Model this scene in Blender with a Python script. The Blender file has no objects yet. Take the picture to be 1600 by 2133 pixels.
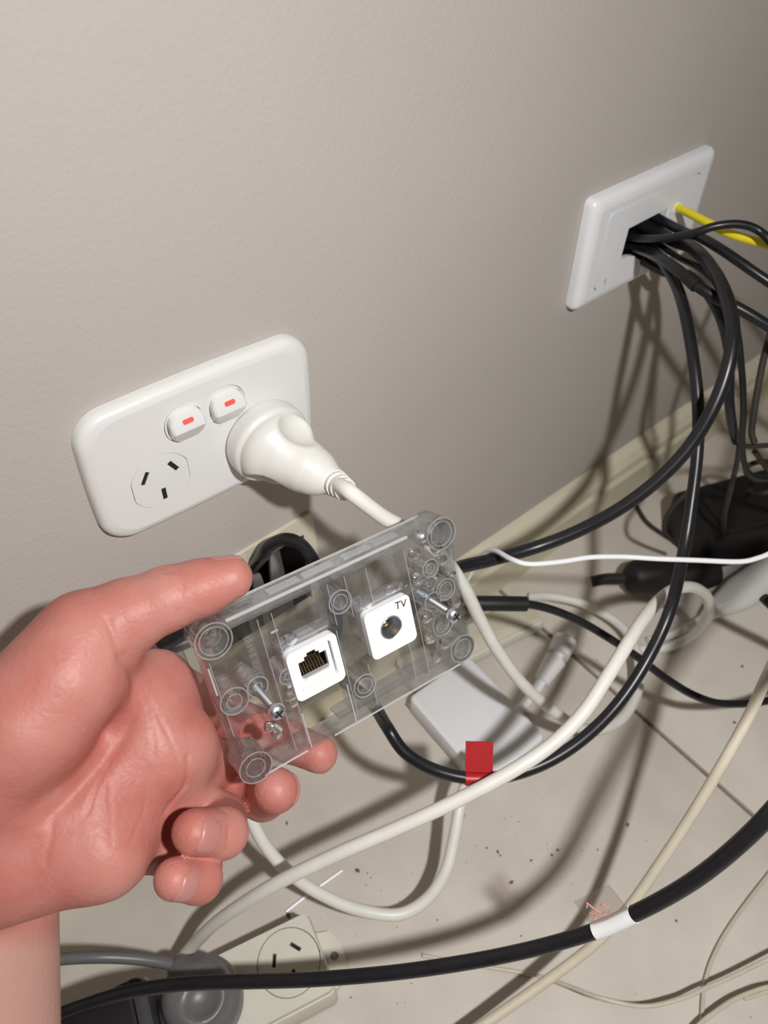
import bpy, math, random
import numpy as np
from mathutils import Vector, Matrix
from mathutils.geometry import tessellate_polygon

random.seed(4)
PI = math.pi
scene = bpy.context.scene

# ------------------------------------------------------------------ camera, world, lights, exposure
FOCAL = 1640.36                       # focal length in pixels of a 1600 x 2133 frame
CXP, CYP = 800.0, 1066.5
RM = Matrix(((0.777992, 0.409027, 0.476891),      # columns: right, forward, up
             (-0.628085, 0.524941, 0.574409),
             (-0.015391, -0.746414, 0.665304)))
CAM = Vector((-0.101368, -0.265757, 0.547141))
RIGHT, FWD, UP = RM.col[0].copy(), RM.col[1].copy(), RM.col[2].copy()

cam_data = bpy.data.cameras.new('camera')
cam = bpy.data.objects.new('camera', cam_data)
scene.collection.objects.link(cam)
cam_data.sensor_fit = 'VERTICAL'
cam_data.sensor_height = 24.0
cam_data.lens = 24.0 * FOCAL / 2133.0
cam_data.clip_start = 0.01
cam_data.clip_end = 50
mr = Matrix((RIGHT, UP, -FWD)).transposed().to_4x4()
mr.translation = CAM
cam.matrix_world = mr
cam_data.dof.use_dof = True
cam_data.dof.focus_distance = 0.335
cam_data.dof.aperture_fstop = (cam_data.lens / 1000) / (2 * 0.0011)
scene.camera = cam

world = bpy.data.worlds.new('world')
scene.world = world
world.use_nodes = True
bg = world.node_tree.nodes['Background']
bg.inputs['Color'].default_value = (1.0, 0.80, 0.58, 1)
bg.inputs['Strength'].default_value = 0.075

scene.view_settings.view_transform = 'Standard'
scene.view_settings.look = 'None'
scene.view_settings.exposure = 0.0
scene.view_settings.gamma = 1.0
scene.view_settings.use_curve_mapping = False

# the hand torch that lights the corner, held just to the right of the camera
ld = bpy.data.lights.new('torch_light', 'AREA')
ld.shape = 'DISK'
ld.size = 0.025
ld.energy = 3.6
ld.color = (1.0, 0.985, 0.96)
lo = bpy.data.objects.new('torch_light', ld)
scene.collection.objects.link(lo)
lo.location = CAM + RIGHT * 0.142 + UP * 0.05 - FWD * 0.15
lo.rotation_euler = (FWD + UP * -0.50 + RIGHT * -0.06).to_track_quat('-Z', 'Y').to_euler()
scene.cycles.transparent_max_bounces = 64
scene.cycles.transmission_bounces = 24
scene.cycles.max_bounces = 24


# ------------------------------------------------------------------ pixel -> place helpers
def ray(x, y):
    return RM @ Vector(((x - CXP) / FOCAL, 1.0, -(y - CYP) / FOCAL))


def atd(x, y, d):
    return CAM + ray(x, y) * d


def atz(x, y, z):
    r = ray(x, y)
    return CAM + r * ((z - CAM.z) / r.z)


def aty(x, y, Y):
    r = ray(x, y)
    return CAM + r * ((Y - CAM.y) / r.y)


def depth_of(p):
    return (Vector(p) - CAM).dot(FWD)


# ------------------------------------------------------------------ materials
MATS = {}


def mat(name, col, rough=0.45, var=0.06, vscale=40, bump=0.0, bscale=300, metal=0.0, spec=0.5,
        sss=0.0, coat=0.0, emit=None):
    m = bpy.data.materials.new(name)
    m.use_nodes = True
    nt = m.node_tree
    b = nt.nodes['Principled BSDF']
    b.inputs['Roughness'].default_value = rough
    b.inputs['Metallic'].default_value = metal
    b.inputs['Specular IOR Level'].default_value = spec
    if coat:
        b.inputs['Coat Weight'].default_value = coat
        b.inputs['Coat Roughness'].default_value = 0.12
    geo = nt.nodes.new('ShaderNodeNewGeometry')
    nz = nt.nodes.new('ShaderNodeTexNoise')
    nz.inputs['Scale'].default_value = vscale
    nz.inputs['Detail'].default_value = 4
    nt.links.new(geo.outputs['Position'], nz.inputs['Vector'])
    rp = nt.nodes.new('ShaderNodeValToRGB')
    rp.color_ramp.elements[0].position = 0.3
    rp.color_ramp.elements[1].position = 0.7
    rp.color_ramp.elements[0].color = tuple(c * (1 - var) for c in col) + (1,)
    rp.color_ramp.elements[1].color = tuple(min(1, c * (1 + var)) for c in col) + (1,)
    nt.links.new(nz.outputs['Fac'], rp.inputs['Fac'])
    nt.links.new(rp.outputs['Color'], b.inputs['Base Color'])
    if sss:
        b.inputs['Subsurface Weight'].default_value = sss
        b.inputs['Subsurface Radius'].default_value = (1, 0.35, 0.2)
        b.inputs['Subsurface Scale'].default_value = 0.004
    if bump:
        n2 = nt.nodes.new('ShaderNodeTexNoise')
        n2.inputs['Scale'].default_value = bscale
        n2.inputs['Detail'].default_value = 3
        nt.links.new(geo.outputs['Position'], n2.inputs['Vector'])
        bp = nt.nodes.new('ShaderNodeBump')
        bp.inputs['Strength'].default_value = bump
        bp.inputs['Distance'].default_value = 0.001
        nt.links.new(n2.outputs['Fac'], bp.inputs['Height'])
        nt.links.new(bp.outputs['Normal'], b.inputs['Normal'])
    MATS[name] = m
    return m


wall_m = mat('wall_paint', (0.50, 0.465, 0.435), 0.75, 0.025, 7, 0.25, 420, spec=0.2)
skirt_m = mat('skirting_paint', (0.71, 0.665, 0.51), 0.55, 0.06, 18, 0.15, 120)
tile_m = mat('floor_tile', (0.67, 0.62, 0.56), 0.5, 0.07, 22, 0.2, 150, spec=0.3)
grout_m = mat('grout', (0.20, 0.17, 0.14), 0.9, 0.2, 120)
white_m = mat('white_plastic', (0.79, 0.79, 0.785), 0.32, 0.012, 30)
cool_m = mat('cool_white_plastic', (0.86, 0.875, 0.91), 0.30, 0.012, 30)
pure_m = mat('module_white', (0.86, 0.87, 0.88), 0.35, 0.01, 30)
plug_m = mat('plug_white', (0.76, 0.755, 0.73), 0.38, 0.02, 30)
cream_m = mat('cream_plastic', (0.66, 0.62, 0.50), 0.5, 0.06, 60)
board_m = mat('board_plastic', (0.68, 0.66, 0.57), 0.42, 0.04, 60)
wcable_m = mat('white_cable', (0.80, 0.785, 0.74), 0.4, 0.03, 90)
ccable_m = mat('cream_cable', (0.66, 0.60, 0.48), 0.45, 0.05, 90)
twire_m = mat('thin_cream_wire', (0.58, 0.53, 0.43), 0.5, 0.05, 90)
black_m = mat('black_cable', (0.012, 0.012, 0.015), 0.33, 0.2, 90, spec=0.5)
bplast_m = mat('black_plastic', (0.008, 0.0075, 0.008), 0.5, 0.2, 60)
brown_m = mat('dusty_black_cord', (0.03, 0.025, 0.02), 0.6, 0.2, 60)
grey_m = mat('grey_plastic', (0.135, 0.13, 0.135), 0.38, 0.06, 60)
dgrey_m = mat('dark_grey_plastic', (0.05, 0.048, 0.053), 0.42, 0.1, 60)
yellow_m = mat('yellow_cable', (0.86, 0.72, 0.02), 0.4, 0.04, 90)
red_m = mat('red_tape', (0.40, 0.008, 0.011), 0.4, 0.08, 60)
redmark_m = mat('red_mark', (0.9, 0.12, 0.09), 0.45, 0.03, 60)
ink_m = mat('ink', (0.02, 0.02, 0.02), 0.6, 0.0, 60)
redink_m = mat('red_ink', (0.60, 0.27, 0.22), 0.6, 0.15, 300)
cavity_m = mat('cavity_grey', (0.24, 0.24, 0.25), 0.6, 0.1, 60)
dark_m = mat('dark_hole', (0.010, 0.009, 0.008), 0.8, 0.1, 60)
steel_m = mat('zinc_steel', (0.72, 0.76, 0.82), 0.38, 0.06, 200, metal=1.0)
gold_m = mat('gold_contact', (0.72, 0.45, 0.18), 0.3, 0.05, 200, metal=1.0)
nail_m = mat('nail', (0.47, 0.205, 0.185), 0.36, 0.05, 200, sss=0.2)
groove_m = mat('groove_line', (0.33, 0.32, 0.31), 0.7, 0.05, 60)
dust_m = mat('dust_crumb', (0.16, 0.12, 0.09), 0.9, 0.3, 300)

# skin: redder on palm and fingers, paler on the forearm (vertex attribute), blotches and fine lines
skin_m = bpy.data.materials.new('skin')
skin_m.use_nodes = True
_nt = skin_m.node_tree
_b = _nt.nodes['Principled BSDF']
_geo = _nt.nodes.new('ShaderNodeNewGeometry')
_at = _nt.nodes.new('ShaderNodeAttribute')
_at.attribute_name = 'palm'
_n1 = _nt.nodes.new('ShaderNodeTexNoise')
_n1.inputs['Scale'].default_value = 30
_n1.inputs['Detail'].default_value = 5
_nt.links.new(_geo.outputs['Position'], _n1.inputs['Vector'])
_r1 = _nt.nodes.new('ShaderNodeValToRGB')
_r1.color_ramp.elements[0].position = 0.32
_r1.color_ramp.elements[1].position = 0.68
_r1.color_ramp.elements[0].color = (0.44, 0.122, 0.098, 1)
_r1.color_ramp.elements[1].color = (0.53, 0.235, 0.200, 1)
_nt.links.new(_n1.outputs['Fac'], _r1.inputs['Fac'])
_mx = _nt.nodes.new('ShaderNodeMix')
_mx.data_type = 'RGBA'
_mx.inputs[6].default_value = (0.52, 0.30, 0.25, 1)
_nt.links.new(_at.outputs['Fac'], _mx.inputs[0])
_nt.links.new(_r1.outputs['Color'], _mx.inputs[7])
_nt.links.new(_mx.outputs[2], _b.inputs['Base Color'])
_b.inputs['Roughness'].default_value = 0.48
_b.inputs['Specular IOR Level'].default_value = 0.35
_b.inputs['Subsurface Weight'].default_value = 0.15
_b.inputs['Subsurface Radius'].default_value = (1, 0.35, 0.2)
_b.inputs['Subsurface Scale'].default_value = 0.004
_n2 = _nt.nodes.new('ShaderNodeTexNoise')
_n2.inputs['Scale'].default_value = 650
_n2.inputs['Detail'].default_value = 3
_nt.links.new(_geo.outputs['Position'], _n2.inputs['Vector'])
_n3 = _nt.nodes.new('ShaderNodeTexVoronoi')
_n3.feature = 'DISTANCE_TO_EDGE'
_n3.inputs['Scale'].default_value = 240
_nt.links.new(_geo.outputs['Position'], _n3.inputs['Vector'])
_ma = _nt.nodes.new('ShaderNodeMath')
_ma.operation = 'ADD'
_nt.links.new(_n2.outputs['Fac'], _ma.inputs[0])
_nt.links.new(_n3.outputs['Distance'], _ma.inputs[1])
_bp = _nt.nodes.new('ShaderNodeBump')
_bp.inputs['Strength'].default_value = 0.22
_bp.inputs['Distance'].default_value = 0.0008
_nt.links.new(_ma.outputs[0], _bp.inputs['Height'])
_nt.links.new(_bp.outputs['Normal'], _b.inputs['Normal'])


def clear_mat(name, refr=0.45, tint=(0.97, 0.975, 0.98), rough=0.02, bump=0.0, milk=0.02, gloss=0.13):
    """Clear moulded plastic: part of the light refracts, part passes straight through, the surface mirrors by Fresnel."""
    m = bpy.data.materials.new(name)
    m.use_nodes = True
    nt = m.node_tree
    for n in list(nt.nodes):
        nt.nodes.remove(n)
    out = nt.nodes.new('ShaderNodeOutputMaterial')
    tr = nt.nodes.new('ShaderNodeBsdfTransparent')
    tr.inputs['Color'].default_value = tint + (1,)
    gl = nt.nodes.new('ShaderNodeBsdfGlass')
    gl.inputs['Color'].default_value = tint + (1,)
    gl.inputs['IOR'].default_value = 1.40
    gl.inputs['Roughness'].default_value = rough
    mx = nt.nodes.new('ShaderNodeMixShader')
    mx.inputs[0].default_value = refr
    gs = nt.nodes.new('ShaderNodeBsdfGlossy')
    gs.inputs['Roughness'].default_value = gloss
    fr = nt.nodes.new('ShaderNodeFresnel')
    g0 = nt.nodes.new('ShaderNodeNewGeometry')
    mi = nt.nodes.new('ShaderNodeMath')
    mi.operation = 'MULTIPLY_ADD'
    mi.inputs[1].default_value = 1 / 1.5 - 1.5
    mi.inputs[2].default_value = 1.5
    nt.links.new(g0.outputs['Backfacing'], mi.inputs[0])
    nt.links.new(mi.outputs[0], fr.inputs['IOR'])
    m2 = nt.nodes.new('ShaderNodeMixShader')
    nt.links.new(tr.outputs[0], mx.inputs[1])
    nt.links.new(gl.outputs[0], mx.inputs[2])
    nt.links.new(fr.outputs[0], m2.inputs[0])
    df = nt.nodes.new('ShaderNodeBsdfTranslucent')
    df.inputs['Color'].default_value = (0.9, 0.91, 0.93, 1)
    d2 = nt.nodes.new('ShaderNodeBsdfDiffuse')
    d2.inputs['Color'].default_value = (0.9, 0.91, 0.93, 1)
    ad2 = nt.nodes.new('ShaderNodeMixShader')
    ad2.inputs[0].default_value = 0.5
    nt.links.new(df.outputs[0], ad2.inputs[1])
    nt.links.new(d2.outputs[0], ad2.inputs[2])
    m3 = nt.nodes.new('ShaderNodeMixShader')
    m3.inputs[0].default_value = milk
    nt.links.new(mx.outputs[0], m3.inputs[1])
    nt.links.new(ad2.outputs[0], m3.inputs[2])
    nt.links.new(m3.outputs[0], m2.inputs[1])
    nt.links.new(gs.outputs[0], m2.inputs[2])
    nt.links.new(m2.outputs[0], out.inputs['Surface'])
    if bump:
        geo = nt.nodes.new('ShaderNodeNewGeometry')
        nz = nt.nodes.new('ShaderNodeTexNoise')
        nz.inputs['Scale'].default_value = 260
        nt.links.new(geo.outputs['Position'], nz.inputs['Vector'])
        bp = nt.nodes.new('ShaderNodeBump')
        bp.inputs['Strength'].default_value = bump
        bp.inputs['Distance'].default_value = 0.002
        nt.links.new(nz.outputs['Fac'], bp.inputs['Height'])
        for n in (gl, gs, fr):
            nt.links.new(bp.outputs['Normal'], n.inputs['Normal'])
    return m


clear_m = clear_mat('clear_plastic', 0.12, tint=(0.955, 0.96, 0.968), milk=0.008, gloss=0.05)
clearlump_m = clear_mat('clear_plastic_moulded', 0.85, tint=(0.985, 0.988, 0.994), bump=0.7, milk=0.012, gloss=0.05)
frost_m = clear_mat('clear_plastic_edge', 0.35, tint=(0.955, 0.96, 0.968), rough=0.01, bump=0.25, milk=0.03, gloss=0.06)
bead_m = clear_mat('clear_plastic_painted_glint', 0.2, tint=(0.98, 0.985, 0.99), rough=0.1, milk=0.6)  # milky white stands in for light caught on the plastic edges
bead2_m = clear_mat('clear_plastic_soft_glint', 0.3, tint=(0.97, 0.975, 0.98), rough=0.02, milk=0.28, gloss=0.1)  # fainter milky white for the painted glints on ribs and bosses
film_m = clear_mat('clear_film', 0.02, tint=(0.90, 0.885, 0.86), rough=0.2, milk=0.03)


# ------------------------------------------------------------------ mesh helpers
def circle(cx, cz, r, n=32, rz=None, ph=0.0):
    rz = rz or r
    return [(cx + r * math.cos(ph + 2 * PI * i / n), cz + rz * math.sin(ph + 2 * PI * i / n)) for i in range(n)]


def rrect(cx, cz, w, h, r, n=6):
    out = []
    for k, (sx, sz) in enumerate(((1, 1), (-1, 1), (-1, -1), (1, -1))):
        ox, oz = cx + sx * (w / 2 - r), cz + sz * (h / 2 - r)
        for i in range(n + 1):
            a = k * PI / 2 + i / n * PI / 2
            out.append((ox + r * math.cos(a), oz + r * math.sin(a)))
    return out


def rect(x0, x1, z0, z1):
    return [(x1, z1), (x0, z1), (x0, z0), (x1, z0)]


def scaled(loop, cx, cz, s):
    return [(cx + (x - cx) * s, cz + (z - cz) * s) for x, z in loop]


class MB:
    def __init__(self):
        self.v, self.f = [], []

    def add(self, vs, fs, M=None):
        b = len(self.v)
        self.v += [(M @ Vector(p)) if M is not None else Vector(p) for p in vs]
        self.f += [tuple(b + i for i in f) for f in fs]
        return self

    def prism(self, outer, holes=(), y0=0.0, y1=0.004, M=None, back=True):
        """Flat shape in x,z with holes; front at y0 (towards the room, smaller y), back at y1."""
        loops = [list(outer)] + [list(h) for h in holes]
        pts = [p for l in loops for p in l]
        tris = tessellate_polygon([[Vector((x, z, 0)) for x, z in l] for l in loops])
        n = len(pts)
        vs = [(x, y0, z) for x, z in pts] + [(x, y1, z) for x, z in pts]
        fs = []
        for t in tris:
            a, b, c = t
            ax, az = pts[a]; bx, bz = pts[b]; cx, cz = pts[c]
            if (bx - ax) * (cz - az) - (bz - az) * (cx - ax) < 0:
                a, b, c = a, c, b
            fs.append((a, b, c))
            if back:
                fs.append((n + a, n + c, n + b))
        s = 0
        for k, l in enumerate(loops):
            m = len(l)
            area = sum(l[i][0] * l[(i + 1) % m][1] - l[(i + 1) % m][0] * l[i][1] for i in range(m))
            for i in range(m):
                a, b = s + i, s + (i + 1) % m
                f = (a, n + a, n + b, b)
                if (area > 0) == (k > 0):
                    f = f[::-1]
                fs.append(f)
            s += m
        return self.add(vs, fs, M)

    def stack(self, loops, M=None, cap0=True, cap1=True):
        """loops: list of equal-length lists of 3-D points; skinned between."""
        n = len(loops[0])
        vs = [p for l in loops for p in l]
        fs = []
        for k in range(len(loops) - 1):
            for i in range(n):
                j = (i + 1) % n
                fs.append((k * n + i, k * n + j, (k + 1) * n + j, (k + 1) * n + i))
        if cap0:
            fs.append(tuple(range(n))[::-1])
        if cap1:
            fs.append(tuple((len(loops) - 1) * n + i for i in range(n)))
        return self.add(vs, fs, M)

    def lathe(self, prof, M=None, n=32, cap0=True, cap1=True):
        """prof: list of (radius, y); axis along y."""
        return self.stack([[(r * math.cos(2 * PI * i / n), y, r * math.sin(2 * PI * i / n)) for i in range(n)]
                           for r, y in prof], M, cap0, cap1)

    def box(self, lo, hi, M=None, bev=0.0):
        x0, y0, z0 = lo
        x1, y1, z1 = hi
        if bev <= 0:
            vs = [(x, y, z) for x in (x0, x1) for y in (y0, y1) for z in (z0, z1)]
            fs = [(0, 1, 3, 2), (4, 6, 7, 5), (0, 4, 5, 1), (2, 3, 7, 6), (0, 2, 6, 4), (1, 5, 7, 3)]
            return self.add(vs, fs, M)
        w, d = x1 - x0, y1 - y0
        cx, cy = (x0 + x1) / 2, (y0 + y1) / 2
        def lp(ins, z):
            return [(x, y, z) for x, y in rrect(cx, cy, w - 2 * ins, d - 2 * ins, max(bev * 1.5 - ins, bev * 0.3), 4)]
        k = bev
        return self.stack([lp(k, z0), lp(k * .3, z0 + k * .3), lp(0, z0 + k), lp(0, z1 - k),
                           lp(k * .3, z1 - k * .3), lp(k, z1)], M)

    def tube(self, pts, r, n=12, M=None, cap=True):
        pts = [Vector(p) for p in pts]
        rs = r if isinstance(r, (list, tuple)) else [r] * len(pts)
        loops = []
        t = (pts[1] - pts[0]).normalized()
        u = t.orthogonal().normalized()
        for i, p in enumerate(pts):
            a = pts[max(i - 1, 0)]
            b = pts[min(i + 1, len(pts) - 1)]
            t = (b - a).normalized()
            u = (u - t * u.dot(t)).normalized()
            w = t.cross(u)
            loops.append([p + (u * math.cos(2 * PI * k / n) + w * math.sin(2 * PI * k / n)) * rs[i] for k in range(n)])
        return self.stack(loops, M, cap, cap)

    def build(self, name, material, parent=None, loc=None, smooth=35):
        if loc is None:
            loc = parent.matrix_world.translation if parent is not None else Vector((0, 0, 0))
            if parent is not None:
                q = parent
                loc = Vector((0, 0, 0))
                while q is not None:
                    loc += q.location
                    q = q.parent
        loc = Vector(loc)
        me = bpy.data.meshes.new(name)
        me.from_pydata([tuple(p - loc) for p in self.v], [], self.f)
        me.validate()
        me.materials.append(material)
        if smooth:
            me.shade_smooth()
            me.set_sharp_from_angle(angle=math.radians(smooth))
        o = bpy.data.objects.new(name, me)
        scene.collection.objects.link(o)
        if parent is None:
            o.location = loc
        else:
            o.parent = parent
        return o


def thing(name, label, cat, loc, group=None):
    o = bpy.data.objects.new(name, None)
    scene.collection.objects.link(o)
    o.empty_display_size = 0.01
    o.location = loc
    o['label'] = label
    o['category'] = cat
    if group:
        o['group'] = group
    return o


def tag(o, label, cat, group=None):
    o['label'] = label
    o['category'] = cat
    if group:
        o['group'] = group
    return o


def crom(pts, per=10):
    """Catmull-Rom through 3-D points."""
    P = [Vector(p) for p in pts]
    P = [P[0] * 2 - P[1]] + P + [P[-1] * 2 - P[-2]]
    out = []
    for i in range(1, len(P) - 2):
        for k in range(per):
            t = k / per
            a, b, c, d = P[i - 1], P[i], P[i + 1], P[i + 2]
            out.append(0.5 * ((2 * b) + (c - a) * t + (2 * a - 5 * b + 4 * c - d) * t * t + (3 * b - a - 3 * c + d) * t ** 3))
    out.append(P[-2])
    return out


def path(spec, per=8):
    """spec rows: (x, y, depth) or (x, y, 'z', height) or (x, y, 'Y', y) or a Vector."""
    pts = []
    for s in spec:
        if isinstance(s, Vector):
            pts.append(s)
        elif len(s) == 3:
            pts.append(atd(*s))
        elif s[2] == 'z':
            pts.append(atz(s[0], s[1], s[3]))
        else:
            pts.append(aty(s[0], s[1], s[3]))
    return crom(pts, per)


def cable(name, label, material, spec, r, n=12, per=8, parent=None, root=True, cat='cable', group=None):
    pts = path(spec, per)
    # a lead that runs out of the picture goes on beyond it and sinks to the floor
    for end in (0, -1):
        e = spec[end]
        if not isinstance(e, Vector) and e[0] > 1605 and name != 'bell_wire' and not (e[1] < 600 and name in ('thin_black_wire', 'flat_lead')):
            t = (pts[end] - pts[1 if end == 0 else -2]).normalized()
            ext, p = [], pts[end].copy()
            for k in range(24 if r > 0.002 else 10):
                t = (t + Vector((0, 0, -0.05))).normalized()
                p = p + t * 0.012
                p.z = max(p.z, r + 0.0003)
                p.y = min(p.y, -0.018 - r)
                ext.append(p.copy())
            pts = ext[::-1] + pts if end == 0 else pts + ext
    mb = MB().tube(pts, r, n)
    if parent is not None:
        return mb.build(name, material, parent), pts
    o = mb.build(name, material, None, loc=pts[0])
    tag(o, label, cat, group)
    return o, pts


def frame_matrix(origin, xdir, zdir):
    """x along xdir, z close to zdir, y completes."""
    x = Vector(xdir).normalized()
    z = Vector(zdir)
    z = (z - x * z.dot(x)).normalized()
    y = z.cross(x)
    m = Matrix((x, y, z)).transposed().to_4x4()
    m.translation = Vector(origin)
    return m


def axis_matrix(origin, ydir):
    """local +y along ydir."""
    y = Vector(ydir).normalized()
    x = y.orthogonal().normalized()
    z = x.cross(y)
    m = Matrix((x, y, z)).transposed().to_4x4()
    m.translation = Vector(origin)
    return m


# --- signed-distance modelling with surface nets (for one-piece organic and moulded shapes)
def rc(p, a, b, ra, rb):
    a = np.asarray(a, np.float32); b = np.asarray(b, np.float32)
    ab = b - a
    h = np.clip(((p - a) @ ab) / float(ab @ ab), 0, 1)
    return np.linalg.norm(p - a - h[:, None] * ab, axis=1) - (ra + (rb - ra) * h)


def smin(a, b, k):
    h = np.maximum(k - np.abs(a - b), 0) / k
    return np.minimum(a, b) - h * h * k * 0.25


def smax(a, b, k):
    return -smin(-a, -b, k)


def surface_nets(fn, lo, hi, h):
    lo = np.array(lo, np.float32); hi = np.array(hi, np.float32)
    B = 6
    nb = np.ceil((hi - lo) / (h * B)).astype(int)
    cc = np.stack(np.meshgrid(*[np.arange(k) for k in nb], indexing='ij'), -1).reshape(-1, 3)
    cen = lo + (cc + 0.5) * h * B
    near = np.abs(fn(cen.astype(np.float32))) < h * B * 1.1
    N = nb * B
    v = np.full(tuple(N), np.nan, np.float32)
    off = np.stack(np.meshgrid(*[np.arange(B)] * 3, indexing='ij'), -1).reshape(-1, 3)
    idx = (cc[near][:, None, :] * B + off[None]).reshape(-1, 3)
    val = np.empty(len(idx), np.float32)
    for s in range(0, len(idx), 400000):
        val[s:s + 400000] = fn((lo + idx[s:s + 400000] * h).astype(np.float32))
    v[idx[:, 0], idx[:, 1], idx[:, 2]] = val
    far = np.where(fn(cen.astype(np.float32)) < 0, -1.0, 1.0).reshape(tuple(nb))
    farf = far.repeat(B, 0).repeat(B, 1).repeat(B, 2)
    v = np.where(np.isnan(v), farf * h * 3, v)
    s = v < 0
    c8 = [s[i:N[0] - 1 + i, j:N[1] - 1 + j, k:N[2] - 1 + k] for i in (0, 1) for j in (0, 1) for k in (0, 1)]
    anyi = np.logical_or.reduce(c8); alli = np.logical_and.reduce(c8)
    act = anyi & ~alli
    ci = np.argwhere(act)
    cid = np.full(act.shape, -1, np.int64)
    cid[act] = np.arange(len(ci))
    pos = np.zeros((len(ci), 3)); cnt = np.zeros(len(ci))
    corners = [(i, j, k) for i in (0, 1) for j in (0, 1) for k in (0, 1)]
    cv = {c: v[ci[:, 0] + c[0], ci[:, 1] + c[1], ci[:, 2] + c[2]] for c in corners}
    for a in corners:
        for ax in range(3):
            if a[ax] == 0:
                b = list(a); b[ax] = 1; b = tuple(b)
                m = (cv[a] < 0) != (cv[b] < 0)
                t = cv[a][m] / (cv[a][m] - cv[b][m])
                q = np.tile(np.array(a, float), (m.sum(), 1)); q[:, ax] = t
                pos[m] += q; cnt[m] += 1
    verts = lo + (ci + pos / cnt[:, None]) * h
    faces = []
    for ax in range(3):
        u, w = (ax + 1) % 3, (ax + 2) % 3
        sl0 = [slice(None)] * 3; sl1 = [slice(None)] * 3
        sl0[ax] = slice(0, -1); sl1[ax] = slice(1, None)
        A, Bq = s[tuple(sl0)], s[tuple(sl1)]
        e = np.argwhere(A != Bq)
        e = e[(e[:, u] > 0) & (e[:, w] > 0) & (e[:, u] < N[u] - 1) & (e[:, w] < N[w] - 1)]
        ins = A[e[:, 0], e[:, 1], e[:, 2]]
        quad = []
        for du, dw in ((1, 1), (0, 1), (0, 0), (1, 0)):
            q = e.copy(); q[:, u] -= du; q[:, w] -= dw
            quad.append(cid[q[:, 0], q[:, 1], q[:, 2]])
        quad = np.stack(quad, 1)
        quad[~ins] = quad[~ins][:, ::-1]
        faces.append(quad)
    faces = np.concatenate(faces)
    faces = faces[(faces >= 0).all(1)]
    return verts, faces


def relax(verts, faces, it=2):
    e = np.concatenate([faces[:, [0, 1]], faces[:, [1, 2]], faces[:, [2, 3]], faces[:, [3, 0]]])
    for _ in range(it):
        acc = np.zeros_like(verts); n = np.zeros(len(verts))
        for a, b in ((0, 1), (1, 0)):
            np.add.at(acc, e[:, a], verts[e[:, b]]); np.add.at(n, e[:, a], 1)
        verts = verts * 0.4 + 0.6 * acc / np.maximum(n, 1)[:, None]
    return verts


# ------------------------------------------------------------------ the setting: wall, skirting, tiled floor
M1 = Matrix.Translation((0, 0, 0.30)) @ Matrix.Rotation(0.0578, 4, 'Y')           # power point plate frame
M2 = Matrix.Translation((0.31337, 0, 0.29273)) @ Matrix.Rotation(0.0141, 4, 'Y')  # cable entry plate frame

hole2 = [((M2 @ Vector((x, 0, z))).x, (M2 @ Vector((x, 0, z))).z) for x, z in rect(-0.030, 0.030, -0.021, 0.015)]
holeb = rect(-0.028, 0.044, 0.132, 0.195)
wall = MB().prism(rect(-1.0, 1.6, 0.0, 1.7), [hole2, holeb], 0.0, 0.09).build('wall_back', wall_m, smooth=0)
wall['kind'] = 'structure'

prof = [(0.0, 0.0), (-0.014, 0.0), (-0.014, 0.036), (-0.012, 0.0385), (-0.0085, 0.0395), (-0.0085, 0.0415),
        (-0.012, 0.0425), (-0.0135, 0.045), (-0.0125, 0.052), (-0.008, 0.0585), (-0.003, 0.062), (0.0, 0.0625)]
sk = MB()
sk.stack([[(x, y, z) for y, z in prof] for x in (-1.0, 1.6)])
sk = sk.build('baseboard_back', skirt_m, smooth=20)
sk['kind'] = 'structure'

fl = MB().box((-1.0, -1.4, -0.03), (1.6, 0.0, -0.0025)).build('floor', grout_m, smooth=0)
fl['kind'] = 'structure'
GX, GY, TS, GW = 0.2185, -0.61, 0.60, 0.0035
tile_mesh = {}
for ix in range(-3, 3):
    for iy in range(-1, 2):
        x0, y0 = GX + ix * TS, GY + iy * TS
        x1, y1 = min(x0 + TS, 1.6), min(y0 + TS, 0.0)
        x0, y0 = max(x0, -1.0), max(y0, -1.4)
        if x1 - x0 < 0.02 or y1 - y0 < 0.02:
            continue
        key = (round(x1 - x0, 4), round(y1 - y0, 4))
        if key not in tile_mesh:
            o = MB().box((GW / 2, GW / 2, -0.012), (key[0] - GW / 2, key[1] - GW / 2, 0.0), bev=0.0009).build('tile', tile_m, fl)
            tile_mesh[key] = o.data
            o.location = (x0, y0, 0)
        else:
            o = bpy.data.objects.new('tile', tile_mesh[key])
            scene.collection.objects.link(o)
            o.parent = fl
            o.location = (x0, y0, 0)

# ------------------------------------------------------------------ double power point on the wall
gpo = thing('power_point', 'white double power point on the wall, plug in its right socket', 'power outlet', M1.translation)


def bulged(w, h, r, bulge, n=10):
    pts = []
    for x, z in rrect(0, 0, w, h, r, n):
        pts.append((x, z))
    # subdivide the straight sides and bow them out a little
    out = []
    for i, (x, z) in enumerate(pts):
        out.append((x, z))
        x2, z2 = pts[(i + 1) % len(pts)]
        L = math.hypot(x2 - x, z2 - z)
        if L > 0.012:
            for k in range(1, 10):
                out.append((x + (x2 - x) * k / 10, z + (z2 - z) * k / 10))
    res = []
    for x, z in out:
        bx = 1 + bulge * (1 - (z / (h / 2)) ** 2) / (w / 2)
        bz = 1 + bulge * (1 - (x / (w / 2)) ** 2) / (h / 2)
        res.append((x * bx, z * bz))
    return res


SOCK_L, SOCK_R = (-0.0267, -0.0096), (0.0267, -0.0096)


def socket_outline(cx, cz, r=0.0150, flat=0.0140, n=48):
    return [(cx + max(-flat, min(flat, r * math.cos(2 * PI * i / n))), cz + r * math.sin(2 * PI * i / n)) for i in range(n)]


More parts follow.
